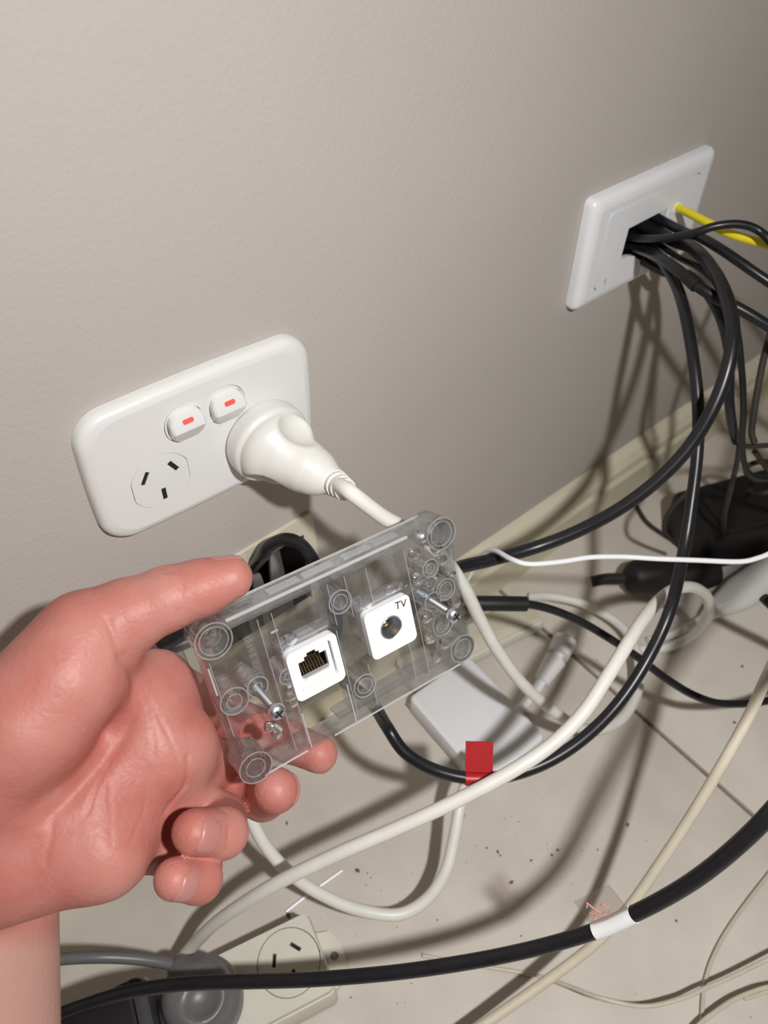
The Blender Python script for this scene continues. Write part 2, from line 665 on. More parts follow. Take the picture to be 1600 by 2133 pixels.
def slot(cx, cz, w, h, a):
    c, s = math.cos(a), math.sin(a)
    return [(cx + x * c - z * s, cz + x * s + z * c) for x, z in rect(-w / 2, w / 2, -h / 2, h / 2)]


def slots(cx, cz, s=1.0):
    return [slot(cx - 0.0070 * s, cz + 0.0053 * s, 0.0022, 0.0072, -math.radians(30)),
            slot(cx + 0.0070 * s, cz + 0.0053 * s, 0.0022, 0.0072, math.radians(30)),
            slot(cx, cz - 0.0082 * s, 0.0022, 0.0072, 0)]


bez_out = rrect(0.0, 0.0163, 0.0405, 0.0205, 0.0098, 8)
faceY = -0.0072
mb = MB()
inset_y = [(1.0, -0.0002), (1.0, -0.0028), (0.994, -0.0046), (0.98, -0.0060), (0.955, -0.0068), (0.92, faceY)]
P0 = bulged(0.1135, 0.0715, 0.0135, 0.0013)
rings = []
for s, y in inset_y:
    dx = 0.058 * (1 - s)
    rings.append([(x - dx * (1 if x > 0 else -1) * min(1, abs(x) / 0.03), y, z - dx * (1 if z > 0 else -1) * min(1, abs(z) / 0.02)) for x, z in P0])
mb.stack(rings, M1, True, False)
top = [(p[0], p[2]) for p in rings[-1]]
mb.prism(top, [socket_outline(*SOCK_L), bez_out], faceY, -0.0035, M1, back=False)
plate = mb.build('faceplate', white_m, gpo, smooth=40)
back = MB().prism(scaled(P0, 0, 0, 0.9), [], -0.0034, -0.0026, M1).build('back_plate', groove_m, gpo)
mb = MB()
so = socket_outline(*SOCK_L, 0.01475, 0.01375)
mb.prism(so, slots(*SOCK_L), -0.0073, -0.0036, M1)
sf = mb.build('socket_face', white_m, gpo, smooth=30)
MB().prism(circle(*SOCK_L, 0.0134, 24), [], -0.0067, -0.0062, M1).build('slot_shade', dark_m, sf)  # near-black fill under the face paints the shade inside the slots
# switch surround and two rockers
sb = MB()
sb.prism(rrect(0.0, 0.0163, 0.0399, 0.0199, 0.0095, 8),
         [rrect(-0.0104, 0.0163, 0.0172, 0.0182, 0.0078, 8), rrect(0.0104, 0.0163, 0.0172, 0.0182, 0.0078, 8)],
         -0.0075, -0.0036, M1)
sb.build('switch_surround', white_m, gpo, smooth=30)
for cx in (-0.0104, 0.0104):
    mbs = MB()
    rows = []
    hz, hw = 0.0087, 0.0081
    for t, yv in ((1.0, -0.0080), (0.94, -0.0094), (0.80, -0.0102), (0.45, -0.0113), (0.05, -0.0126), (-0.04, -0.0127), (-0.12, -0.0124), (-0.50, -0.0106), (-0.85, -0.0090), (-0.97, -0.0080)):
        z = t * hz
        e = max(0.0, abs(z) - (hz - 0.0062)) / 0.0062
        w = hw - 0.0062 + 0.0062 * math.sqrt(max(0.02, 1 - e * e))
        rows.append([(cx + x, y, 0.0163 + z) for x, y in ((-w, -0.0036), (-w, yv + 0.0010), (-w + 0.0009, yv), (w - 0.0009, yv), (w, yv + 0.0010), (w, -0.0036))])
    mbs.stack(rows, M1)
    sw = mbs.build('switch', white_m, gpo, smooth=28)
    MB().prism(rrect(cx, 0.0, 0.0052, 0.0023, 0.0008, 3), [], -0.00015, 0.0006, M1 @ Matrix.Translation((0, -0.01135, 0.0163 + 0.0038)) @ Matrix.Rotation(math.radians(-20.0), 4, 'X')).build('indicator', redmark_m, sw)

# ------------------------------------------------------------------ white mains plug and its cord
pb = M1 @ Vector((SOCK_R[0], faceY, SOCK_R[1]))
tip = aty(690, 1001, -0.0490)
n_out = Vector((0, -1, 0))
plug = thing('mains_plug', 'white mains plug with ribbed cord neck in the right socket of the double power point', 'plug', pb)
armdir = (tip - (pb + n_out * 0.022)).normalized()
# work in a local frame: X along the sideways lean of the arm, Y outwards
side = (armdir - n_out * armdir.dot(n_out)).normalized()
third = n_out.cross(side)
PF = Matrix((side, n_out, third)).transposed().to_4x4()
PF.translation = pb
PFi = PF.inverted()
tl = PFi @ tip


def plug_sdf(p):
    rad = np.sqrt(p[:, 0] ** 2 + p[:, 2] ** 2)
    def disc(r, y0, y1, rd):
        a = rad - (r - rd); b = np.abs(p[:, 1] - (y0 + y1) / 2) - ((y1 - y0) / 2 - rd)
        return np.minimum(np.maximum(a, b), 0) + np.sqrt(np.maximum(a, 0) ** 2 + np.maximum(b, 0) ** 2) - rd
    cap = disc(0.0207, 0.0006, 0.0110, 0.0020)
    body = disc(0.0192, 0.0085, 0.0205, 0.0055)
    arm = rc(p, (0.001, 0.019, 0), (tl.x * 0.62, tl.y * 0.62 + 0.007, 0), 0.0150, 0.0112)
    arm2 = rc(p, (tl.x * 0.55, tl.y * 0.55 + 0.008, 0), (tl.x, tl.y, tl.z), 0.0112, 0.0066)
    arm = smin(arm, arm2, 0.004)
    d = smin(cap, smin(body, arm, 0.006), 0.0012)
    for cx_, cy_, cz_, cr_ in ((0.0015, 0.0240, 0.0205, 0.0100), (-0.0065, 0.0215, -0.0165, 0.0088)):
        cut = np.linalg.norm((p - np.array((cx_, cy_, cz_), np.float32)) * np.array((0.75, 0.85, 1), np.float32), axis=1) - cr_
        d = smax(d, -cut, 0.0012)
    return d


vs, fs = surface_nets(plug_sdf, (-0.024, -0.002, -0.024), (0.040, 0.060, 0.024), 0.0006)
vs = relax(vs, fs, 3)
mbp = MB()
mbp.add([Vector(v) for v in vs], [tuple(int(i) for i in f) for f in fs], PF)
mbp.build('plug_body', plug_m, plug, smooth=55)
cord_pts = path([tip, (718, 1017, 0.351), (745, 1037, 0.350), (800, 1078, 0.362), (860, 1110, 0.378), (920, 1158, 0.398), (965, 1220, 0.418),
                 (1000, 1290, 0.440), (1040, 1360, 0.460), (1100, 1436, 0.485), (1190, 1507, 0.520),
                 (1245, 1521, 0.540), (1300, 1492, 0.560), (1332, 1425, 0.585), (1322, 1345, 0.610),
                 (1285, 1296, 0.630), (1215, 1258, 0.645), (1150, 1243, 0.652), (1105, 1243, 'z', 0.0045)], 8)
MB().tube(cord_pts, 0.00365, 14).build('cord', wcable_m, plug)
d0 = (cord_pts[14] - tip).normalized()
for k in range(4):
    c = tip + d0 * (0.0032 + k * 0.0036)
    r = 0.0066 - k * 0.00045
    MB().lathe([(r * .8, -0.0013), (r, -0.0009), (r, 0.0009), (r * .8, 0.0013)], axis_matrix(c, d0), 20).build('neck_rib', plug_m, plug)
MB().tube([tip - d0 * 0.003, tip + d0 * 0.0175], [0.0060, 0.0043], 16).build('neck', plug_m, plug)

# ------------------------------------------------------------------ cable entry plate with bundled leads
cep = thing('cable_entry_plate', 'white cable entry plate at upper right with many leads through it', 'wall plate', M2.translation)
W2, H2 = 0.116, 0.073
PL = rrect(0, 0, W2, H2, 0.0045, 5)
rings = []
for ins, y in ((0, -0.0002), (0, -0.0045), (0.0006, -0.0062), (0.0020, -0.0078), (0.0040, -0.0088), (0.0068, -0.0092)):
    sx, sz = (W2 - 2 * ins) / W2, (H2 - 2 * ins) / H2
    rings.append([(x * sx, y, z * sz) for x, z in PL])
mb = MB().stack(rings, M2, False, False)
topl = [(p[0], p[2]) for p in rings[-1]]
inner = rrect(0, 0.000, 0.088, 0.0515, 0.004, 4)
openg = [(0.0178, 0.0108), (-0.0222, 0.0098), (-0.0232, -0.0108), (-0.0150, -0.0112), (-0.0085, -0.0135), (-0.0015, -0.0190), (0.0178, -0.0190)]
mb.prism(topl, [inner], -0.0092, -0.0080, M2, back=False)
mb.build('surround', cool_m, cep, smooth=40)
MB().prism(rrect(0, 0, 0.0868, 0.0503, 0.0036, 4), [openg], -0.0097, -0.0070, M2).build('insert', cool_m, cep, smooth=30)
# open cavity behind the insert
cav = MB()
x0, x1, z0, z1, ya, yb = -0.0280, 0.0270, -0.0200, 0.0140, -0.0071, 0.045
cav.add([(x, y, z) for x in (x0, x1) for y in (ya, yb) for z in (z0, z1)],
        [(0, 1, 3, 2), (4, 6, 7, 5), (2, 3, 7, 6), (0, 2, 6, 4), (1, 5, 7, 3)], M2)
cav.build('cavity', cavity_m, cep, smooth=0)
MB().prism([(0.0178, 0.0108), (0.0165, 0.0108), (0.0165, -0.002), (0.0178, -0.002)], [], -0.0090, 0.006, M2).build('cavity_lip', cool_m, cep, smooth=0)
MB().prism(rrect(-0.0345, -0.0215, 0.0008, 0.004, 0.0003, 2), [], -0.00985, -0.0094, M2).build('release_slot', groove_m, cep, smooth=0)


def c2(x, y, z):
    return M2 @ Vector((x, y, z))


RG = 0.0034
coax = 'black leads out of the cable entry plate'
ca, pa = cable('coaxial_lead', 'thick black lead sweeping from cable entry plate down to right edge of clear plate', black_m,
               [c2(0.0080, 0.008, -0.0015), (1400, 500, 0.490), (1448, 520, 0.466), (1496, 580, 0.436), (1524, 660, 0.420), (1522, 740, 0.416), (1492, 835, 0.420),
                (1440, 925, 0.428), (1370, 1000, 0.436), (1290, 1060, 0.444), (1200, 1108, 0.452), (1110, 1142, 0.456), (1020, 1167, 0.450),
                (955, 1183, 0.440), (905, 1212, 0.418), (860, 1262, 0.395), (835, 1300, 0.378)], RG + .0004)
cb, pb_ = cable('coaxial_lead', 'long black lead with red tape hanging from cable entry plate to behind the clear plate', black_m,
                [c2(0.0095, 0.008, -0.0130), (1368, 530, 0.492), (1402, 580, 0.470), (1424, 640, 0.456), (1443, 740, 0.446), (1454, 840, 0.444), (1453, 940, 0.446),
                 (1440, 1050, 0.448), (1424, 1150, 0.446), (1396, 1270, 0.430), (1345, 1380, 0.428), (1280, 1475, 0.424), (1200, 1550, 0.418), (1110, 1600, 0.414),
                 (1010, 1622, 0.412), (915, 1607, 0.414), (845, 1568, 0.420), (805, 1512, 0.424), (775, 1465, 0.410), (720, 1420, 0.380)], RG)
# red tape flag wrapped round it
k = min(range(len(pb_)), key=lambda i: (pb_[i] - atd(997, 1621, 0.412)).length)
c, t = pb_[k], (pb_[k + 1] - pb_[k - 1]).normalized()
tp = MB().tube([c - t * 0.0072, c + t * 0.0072], RG + 0.0004, 16)
tp.build('tape_wrap', red_m, cb)['label'] = 'red tape band'
fm = frame_matrix(c, t, UP)
MB().box((-0.0072, -0.0004, 0.0), (0.0072, 0.0002, 0.0195), fm).build('tape_flag', red_m, cb, smooth=0)['label'] = 'red tape flag standing up'

cable('coaxial_lead', 'black lead crossing right of cable entry plate with a dark join, to frame edge', black_m,
      [c2(-0.0070, 0.008, -0.0100), (1338, 520, 0.491), (1376, 538, 0.466), (1412, 562, 0.452), (1448, 592, 0.444), (1492, 620, 0.440), (1546, 646, 0.438), (1606, 682, 0.438), (1680, 725, 0.44)], 0.0032)
jo = path([(1428, 574, 0.448), (1452, 596, 0.443)], 4)
MB().tube(jo, 0.0039, 14).build('join_sleeve', bplast_m, bpy.data.objects['coaxial_lead.002'])
cable('coaxial_lead', 'black lead just below the yellow cable, running straight to right frame edge', black_m,
      [c2(0.0142, 0.008, 0.0035), (1418, 480, 0.490), (1456, 493, 0.474), (1500, 518, 0.462), (1540, 545, 0.456), (1606, 590, 0.452), (1690, 640, 0.45)], 0.0030)
cable('flat_lead', 'thin black lead arching over the yellow cable near right frame edge', black_m,
      [c2(-0.0165, 0.010, -0.0030), (1325, 495, 0.485), (1380, 497, 0.468), (1440, 487, 0.458), (1490, 471, 0.452), (1540, 467, 0.450), (1580, 480, 0.450), (1612, 512, 0.450), (1640, 560, 0.470)], 0.0024)
cable('flat_lead', 'black lead beside the thick sweeping lead, hanging down to a loop at right', black_m,
      [c2(0.0148, 0.008, -0.0095), (1406, 532, 0.488), (1460, 560, 0.466), (1508, 612, 0.452), (1534, 680, 0.450), (1546, 780, 0.460), (1549, 860, 0.474), (1546, 930, 0.49), (1560, 985, 0.505), (1610, 1000, 0.51)], 0.0019)
cable('flat_lead', 'short thick black lead hanging between sweeping lead and its slim neighbour', black_m,
      [c2(0.0015, 0.004, -0.0185), (1382, 566, 0.503), (1440, 576, 0.486), (1492, 642, 0.472), (1518, 730, 0.462), (1519, 830, 0.470), (1526, 890, 0.486), (1533, 918, 0.510)], 0.0030)
cable('thin_black_wire', 'thin black wire hanging straight down the right frame edge', brown_m,
      [(1640, 560, 0.47), (1606, 690, 0.475), (1588, 760, 0.482), (1572, 850, 0.492), (1566, 900, 0.498), (1572, 922, 0.50)], 0.0021)
cable('thin_black_wire', 'thin black wire running level from the hanging leads to right frame edge', brown_m,
      [(1541, 928, 0.496), (1560, 930, 0.50), (1580, 929, 0.502), (1640, 925, 0.505)], 0.0017)
cable('thin_black_wire', 'thin black wire dropping from the hanging leads to black power adapter', brown_m,
      [(1541, 928, 0.500), (1535, 965, 0.53), (1522, 1020, 0.56), (1510, 1070, 0.60), (1508, 1110, 0.645)], 0.0019)
cable('thin_black_wire', 'thin dark wire bent like an elbow left of black power adapter', brown_m,
      [(1450, 1010, 0.56), (1432, 1026, 0.565), (1404, 1054, 0.572), (1387, 1080, 0.58), (1384, 1104, 0.59), (1400, 1126, 0.61), (1425, 1145, 0.63)], 0.0017)
cable('thin_black_wire', 'dusty dark wire coiled on itself at right frame edge above black power adapter', brown_m,
      [(1572, 940, 0.55), (1590, 965, 0.56), (1605, 990, 0.565), (1580, 1000, 0.57), (1555, 985, 0.575), (1562, 968, 0.58), (1600, 962, 0.585), (1630, 985, 0.59), (1600, 1025, 0.60), (1560, 1020, 0.60)], 0.0020)
cable('thin_black_wire', 'brownish wire curving along the floor behind the sweeping lead', brown_m,
      [(1318, 1040, 'z', 0.004), (1345, 1085, 'z', 0.003), (1380, 1112, 'z', 0.003), (1430, 1140, 'z', 0.004), (1470, 1150, 'z', 0.006)], 0.0020)

ye, _ = cable('network_cable', 'yellow network cable leaving the top of cable entry plate', yellow_m,
              [c2(0.0235, 0.0, 0.0095), (1405, 430, 0.500), (1428, 440, 0.492), (1475, 464, 0.478), (1525, 488, 0.468), (1606, 511, 0.460), (1680, 530, 0.455)], 0.0026)
MB().tube(path([(1400, 428, 0.503), (1413, 434, 0.498)], 3), 0.0034, 12).build('boot', cool_m, ye)

# ------------------------------------------------------------------ wall box bracket behind the held plate
brk = thing('wall_box_bracket', 'cream mounting bracket round the open wall hole behind the thumb', 'bracket', (0.004, 0, 0.168))
MB().prism(rrect(0.004, 0.168, 0.096, 0.083, 0.003, 4), [rect(-0.028, 0.044, 0.132, 0.1955)], -0.0022, -0.0001).build('bracket_frame', cream_m, brk, smooth=30)
MB().prism([(0.044, 0.1955), (0.038, 0.1955), (0.044, 0.188)], [], -0.0021, 0.004).build('corner_gusset', dark_m, brk, smooth=0)
MB().tube([(-0.0125, -0.0001, 0.2015), (-0.0125, -0.0034, 0.2015)], 0.0022, 12).build('fixing_screw', brown_m, brk)
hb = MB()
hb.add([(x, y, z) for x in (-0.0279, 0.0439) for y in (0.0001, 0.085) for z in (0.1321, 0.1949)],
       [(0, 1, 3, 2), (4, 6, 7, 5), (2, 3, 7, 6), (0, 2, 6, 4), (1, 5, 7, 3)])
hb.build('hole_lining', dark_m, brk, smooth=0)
MB().prism([(0.020, 0.155), (0.031, 0.150), (0.030, 0.186), (0.024, 0.190)], [], 0.004, 0.006).build('inner_clip', cavity_m, brk, smooth=0)
MB().prism([(0.008, 0.150), (0.018, 0.150), (0.016, 0.172), (0.011, 0.174)], [], 0.006, 0.008).build('inner_clip', cavity_m, brk, smooth=0)

cable('wall_lead', 'black lead arching out of the wall hole just right of thumb tip', black_m,
      [Vector((0.006, 0.05, 0.160)), Vector((0.007, 0.012, 0.176)), (545, 1160, 0.428), (562, 1138, 0.420), (590, 1124, 0.414), (620, 1130, 0.410), (642, 1152, 0.408),
       (664, 1190, 0.404), (690, 1240, 0.394), (700, 1300, 0.378), (690, 1350, 0.360)], RG + .0002)
g_, gp = cable('connector_lead', 'dark lead end with grey connector hanging below the thumb', bplast_m,
               [Vector((-0.024, 0.03, 0.150)), (430, 1285, 0.41), (395, 1305, 0.395), (362, 1326, 0.385)], 0.0036)
MB().tube(path([(376, 1316, 0.389), (330, 1338, 0.381)], 4), [0.0045, 0.0052, 0.0052, 0.0050, 0.0042], 14).build('connector', dgrey_m, g_)
MB().tube(path([(392, 1335, 0.392), (350, 1352, 0.388)], 3), 0.0036, 12).build('connector_sleeve', grey_m, g_)

# ------------------------------------------------------------------ the clear plate held in the hand
PR = Matrix(((0.992251, 0.036565, 0.118749), (-0.085127, 0.896231, 0.435343), (-0.090508, -0.442078, 0.892399)))
PC = Vector((-0.005822, -0.118829, 0.26889))
MP = PR.to_4x4()
MP.translation = PC
gp_ = thing('clear_mounting_plate', 'clear plastic wall plate with two white sockets, held in the hand', 'wall plate', PC)
Wp, Hp, Tp = 0.116, 0.073, 0.011
outer = rrect(0, 0, Wp, Hp, 0.0075, 6)
MODC = (-0.0177, 0.0005), (0.0187, 0.0008)
holes = [rrect(x, z, 0.0205, 0.0205, 0.001, 2) for x, z in MODC]
holes += [rrect(0.0, 0.0215, 0.0001 + 0.006, 0.006, 0.0029, 4), rrect(0.0015, -0.0205, 0.006, 0.006, 0.0029, 4)]
holes += [circle(-0.047, -0.0155, 0.0078, 24), rrect(-0.017, -0.0235, 0.022, 0.014, 0.002, 3)]
MB().prism(outer, holes, 0.0, 0.0018, MP).build('face_sheet', clear_m, gp_, smooth=30)
MB().prism(outer, [rrect(0, 0, Wp - 0.0034, Hp - 0.0034, 0.006, 6)], 0.0018, Tp, MP).build('rim', frost_m, gp_, smooth=30)
# raised top and bottom ledges with blocks between the two top rails, milky to paint their shine
MB().prism(rect(-0.047, 0.047, Hp / 2 - 0.0062, Hp / 2 - 0.0048), [], 0.0018, Tp, MP).build('ledge', frost_m, gp_, smooth=0)
MB().prism(rect(-0.012, 0.047, -Hp / 2 + 0.0048, -Hp / 2 + 0.0062), [], 0.0018, Tp, MP).build('ledge', frost_m, gp_, smooth=0)
for x0_, x1_ in ((-0.026, -0.0125), (-0.0105, 0.003), (0.008, 0.0205), (0.0225, 0.034)):
    MB().prism(rect(x0_, x1_, Hp / 2 - 0.0010, Hp / 2 - 0.0002), [], 0.0035, Tp - 0.0035, MP).build('ledge_block', bead_m, gp_, smooth=0)
for x_, z0_, z1_ in ((-0.0345, -0.033, 0.030), (-0.0285, -0.033, 0.030), (-0.0035, 0.012, 0.031), (0.0045, 0.012, 0.031), (-0.0045, -0.033, 0.010),
                     (0.0055, -0.033, -0.012), (0.0145, 0.012, 0.030), (0.0265, -0.031, -0.012), (0.0335, -0.033, 0.030), (-0.0565, -0.012, 0.022)):
    MB().prism(rect(x_ - 0.0007, x_ + 0.0007, z0_, z1_), [], 0.0018, Tp - 0.0015, MP).build('rib', clear_m, gp_, smooth=0)
    MB().tube([MP @ Vector((x_, 0.0, z0_)), MP @ Vector((x_, 0.0, z1_))], 0.00022, 6).build('painted_glint', bead2_m, gp_)  # milky bead paints a glint down the rib front
for x_, z_, ro, ri, m_ in ((-0.0525, 0.0300, 0.0072, 0.0056, clear_m), (0.0525, 0.0300, 0.0072, 0.0054, clearlump_m), (-0.0525, -0.0300, 0.0068, 0.0040, clearlump_m),
                           (0.0525, -0.0285, 0.0066, 0.0046, clearlump_m), (0.0, 0.0215, 0.0050, 0.0032, clear_m), (0.0015, -0.0205, 0.0052, 0.0034, clear_m),
                           (-0.0522, 0.0025, 0.0056, 0.0030, clearlump_m), (0.0445, -0.0117, 0.0052, 0.0034, clearlump_m),
                           (0.0495, 0.0040, 0.0048, 0.0034, clearlump_m), (0.0440, 0.0170, 0.0040, 0.0022, clearlump_m),
                           (-0.0295, 0.0015, 0.0034, 0.0014, clearlump_m), (-0.0420, 0.0035, 0.0042, 0.0018, clearlump_m), (0.0420, 0.0015, 0.0042, 0.0018, clearlump_m)):
    MB().prism(circle(x_, z_, ro, 28), [circle(x_, z_, ri, 24)], -0.0008, Tp + 0.001, MP).build('boss', m_, gp_, smooth=40)
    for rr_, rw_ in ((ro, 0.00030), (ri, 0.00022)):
        MB().tube([MP @ Vector((x_ + rr_ * math.cos(a), -0.0008, z_ + rr_ * math.sin(a))) for a in [k * PI / 16 for k in range(33)]], rw_, 6).build('painted_glint', bead2_m, gp_)  # milky rings paint the glints on the boss rims
MB().prism(circle(-0.047, -0.0155, 0.0090, 32), [circle(-0.047, -0.0155, 0.0080, 28)], -0.0006, 0.006, MP).build('boss', clear_m, gp_, smooth=40)
for x_, z_ in ((-0.0525, 0.0300), (0.0525, 0.0300)):
    mbl = MB()
    mbl.lathe([(0.0004, 0.0022), (0.003, 0.0026), (0.0050, 0.0044), (0.0055, 0.0060), (0.0050, 0.0068), (0.0004, 0.0070)], MP @ Matrix.Translation((x_, 0, z_)), 20)
    mbl.build('boss_floor', clearlump_m, gp_, smooth=50)
rr = random.Random(8)
for x_, z_, r_ in ((0.0390, 0.0255, 0.0024), (0.0430, 0.0075, 0.0022), (0.0385, -0.0060, 0.0026), (0.0505, -0.0130, 0.0028), (0.0385, -0.0165, 0.0024), (0.0460, -0.0225, 0.0030),
                   (0.0395, -0.0270, 0.0022), (0.0515, 0.0170, 0.0026), (0.0465, 0.0110, 0.0020), (0.0385, 0.0140, 0.0026), (0.0550, 0.0085, 0.0018), (0.0545, -0.0060, 0.0020),
                   (0.0500, 0.0235, 0.0026), (0.0445, 0.0310, 0.0024), (-0.0260, 0.0125, 0.0026), (-0.0235, 0.0150, 0.0022), (-0.0290, -0.0085, 0.0024), (-0.0300, -0.0125, 0.0020),
                   (-0.0415, -0.0175, 0.0018), (-0.0400, -0.0215, 0.0020), (0.0115, 0.0145, 0.0024), (0.0245, 0.0150, 0.0020)):
    s = [(0.0001, -0.0006), (r_ * .6, -0.0003), (r_, 0.0006), (r_ * .8, 0.0030), (r_ * .3, 0.0052), (0.0001, 0.0056)]
    MB().lathe(s, MP @ Matrix.Translation((x_, 0, z_)) @ Matrix.Diagonal((1.0 + rr.random() * .7, 1, 0.8 + rr.random() * .5, 1)), 14).build('moulded_stud', clearlump_m, gp_, smooth=50)
def bead(pts, r=0.0005):  # thin milky tube painting a glint along a plastic edge
    MB().tube([MP @ Vector(p) for p in pts], r, 8).build('painted_glint', bead_m, gp_)


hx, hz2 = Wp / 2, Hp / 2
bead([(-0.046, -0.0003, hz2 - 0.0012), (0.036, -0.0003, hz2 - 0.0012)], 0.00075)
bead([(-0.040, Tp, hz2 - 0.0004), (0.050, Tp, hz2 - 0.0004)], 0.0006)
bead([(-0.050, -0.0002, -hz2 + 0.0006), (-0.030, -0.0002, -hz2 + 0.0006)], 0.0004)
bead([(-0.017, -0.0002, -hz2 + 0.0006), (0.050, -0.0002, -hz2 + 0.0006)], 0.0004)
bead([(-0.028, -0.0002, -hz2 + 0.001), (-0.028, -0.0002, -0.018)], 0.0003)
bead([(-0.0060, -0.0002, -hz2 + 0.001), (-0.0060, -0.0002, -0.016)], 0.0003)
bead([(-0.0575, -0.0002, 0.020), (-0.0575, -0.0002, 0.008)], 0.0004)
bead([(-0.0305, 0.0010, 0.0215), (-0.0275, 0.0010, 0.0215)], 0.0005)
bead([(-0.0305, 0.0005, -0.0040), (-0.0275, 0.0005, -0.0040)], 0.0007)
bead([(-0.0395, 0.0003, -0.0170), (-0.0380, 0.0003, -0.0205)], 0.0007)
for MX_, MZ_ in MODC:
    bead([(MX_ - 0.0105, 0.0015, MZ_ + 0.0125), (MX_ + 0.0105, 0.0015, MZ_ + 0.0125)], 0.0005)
    MB().prism(rect(MX_ - 0.0118, MX_ + 0.0118, MZ_ + 0.0116, MZ_ + 0.0136), [], 0.0008, 0.0075, MP).build('module_ledge', frost_m, gp_, smooth=0)
# worn raised lettering along the left end, too small to read: short relief strokes in rows
lm = MB()
rr = random.Random(3)
for x_, z0_, z1_, w_ in ((-0.0400, 0.0050, 0.0250, 0.0030), (-0.0455, 0.0050, 0.0160, 0.0022), (-0.0315, -0.0300, -0.0120, 0.0024)):
    z_ = z1_
    while z_ > z0_:
        k_ = rr.choice((0, 1, 2, 3))
        lm.prism(rect(x_ - w_ / 2, x_ + w_ / 2, z_ - 0.00022, z_ + 0.00022), [], -0.0004, 0.0002, MP)
        if k_ > 0:
            xs = (x_ - w_ / 2, x_, x_ + w_ / 2 - 0.0004)[k_ - 1]
            lm.prism(rect(xs, xs + 0.0004, z_ - 0.0011, z_), [], -0.0004, 0.0002, MP)
        z_ -= rr.choice((0.0009, 0.0011, 0.0014))
lo_ = lm.build('raised_lettering', frost_m, gp_, smooth=0)

# data socket module
zx, zz = MODC[0]
mod = MB()
b_out, b_in = rrect(zx, zz, 0.0226, 0.0226, 0.0026, 5), rrect(zx, zz + 0.0006, 0.0168, 0.0168, 0.0014, 4)
mod.prism(b_out, [b_in], -0.0030, 0.0009, MP)
jw = 0.0063
jack = [(zx - jw, zz + 0.0042), (zx - jw, zz - 0.0034), (zx + jw, zz - 0.0034), (zx + jw, zz + 0.0042),
        (zx + 0.0034, zz + 0.0042), (zx + 0.0034, zz + 0.0056), (zx + 0.0020, zz + 0.0056), (zx + 0.0020, zz + 0.0068),
        (zx - 0.0020, zz + 0.0068), (zx - 0.0020, zz + 0.0056), (zx - 0.0034, zz + 0.0056), (zx - 0.0034, zz + 0.0042)]
dm = mod.build('data_socket', pure_m, gp_, smooth=30)
MB().prism(rrect(zx, zz + 0.0006, 0.0162, 0.0162, 0.0011, 4), [jack], -0.0010, 0.0010, MP).build('socket_front', pure_m, dm, smooth=30)
MB().prism(rect(zx - 0.0078, zx + 0.0078, zz - 0.0078, zz + 0.0082), [rect(zx - 0.0067, zx + 0.0067, zz - 0.0038, zz + 0.0072)], 0.0010, 0.0130, MP).build('socket_housing', pure_m, dm, smooth=0)
MB().prism(rect(zx - 0.0068, zx + 0.0068, zz - 0.0039, zz + 0.0073), [], 0.0122, 0.0128, MP).build('socket_back', dark_m, dm, smooth=0)
lin = MB()
lin.add([(x, y, z) for x in (zx - 0.00665, zx + 0.00665) for y in (0.0011, 0.0121) for z in (zz - 0.00375, zz + 0.00715)],
        [(0, 1, 3, 2), (4, 6, 7, 5), (1, 5, 7, 3), (0, 2, 6, 4)], MP)
lin.build('socket_lining', brown_m, dm, smooth=0)
MB().box((zx - 0.0054, -0.0019, zz - 0.0046), (zx + 0.0060, 0.0012, zz - 0.0034), MP).build('shutter_lip', pure_m, dm, smooth=0)
for k in range(8):
    x_ = zx - 0.00455 + k * 0.0013
    MB().tube([MP @ Vector((x_, 0.0008, zz - 0.0028)), MP @ Vector((x_, 0.0040, zz + 0.0022)), MP @ Vector((x_, 0.0085, zz + 0.0046))], 0.00017, 6).build('contact', gold_m, dm)

# aerial socket module
zx, zz = MODC[1]
tvm = MB().prism(rrect(zx, zz, 0.0226, 0.0226, 0.0026, 5), [circle(zx, zz, 0.0053, 36)], -0.0026, 0.0009, MP).build('aerial_socket', pure_m, gp_, smooth=30)
MT = MP @ Matrix.Translation((zx, 0, zz))
br = MB()
n_ = 36
prof_o = [(0.0052, 0.0012), (0.0052, -0.0029), (0.0050, -0.0031), (0.0047, -0.0029), (0.0046, -0.0020), (0.0045, 0.0030), (0.0040, 0.0040), (0.0040, 0.0095), (0.0008, 0.0096)]
br.lathe(prof_o, MT, n_, False, True)
br.build('barrel', steel_m, tvm, smooth=40)
MB().lathe([(0.0026, 0.0090), (0.0026, 0.0040), (0.0016, 0.0038)], MT, 24, True, True).build('insulator', bplast_m, tvm)
MB().lathe([(0.0012, 0.0060), (0.0012, 0.0016), (0.0006, 0.0012)], MT, 16).build('centre_pin', gold_m, tvm)
# back bodies of the modules
MB().lathe([(0.0055, 0.0098), (0.0055, 0.018), (0.0042, 0.0185), (0.0042, 0.026)], MT, 20).build('aerial_terminal', steel_m, tvm)
MB().prism(rect(zx - 0.009, zx + 0.009, zz - 0.009, zz + 0.009), [circle(zx, zz, 0.0056, 28)], 0.0010, 0.0100, MP).build('aerial_housing', pure_m, tvm, smooth=0)
fc = bpy.data.curves.new('letters', 'FONT')
fc.body = 'TV'
fc.size = 0.0048
fc.extrude = 0.00006
fc.align_x = 'CENTER'
fo = bpy.data.objects.new('letters_source', fc)
scene.collection.objects.link(fo)
bpy.context.view_layer.update()
fme = bpy.data.meshes.new_from_object(fo.evaluated_get(bpy.context.evaluated_depsgraph_get()))
bpy.data.objects.remove(fo)
tvx = MB()
tm = MP @ Matrix.Translation((zx + 0.0064, -0.00266, zz + 0.0064)) @ Matrix.Rotation(PI / 2, 4, 'X') @ Matrix.Rotation(math.radians(-9), 4, 'Z')
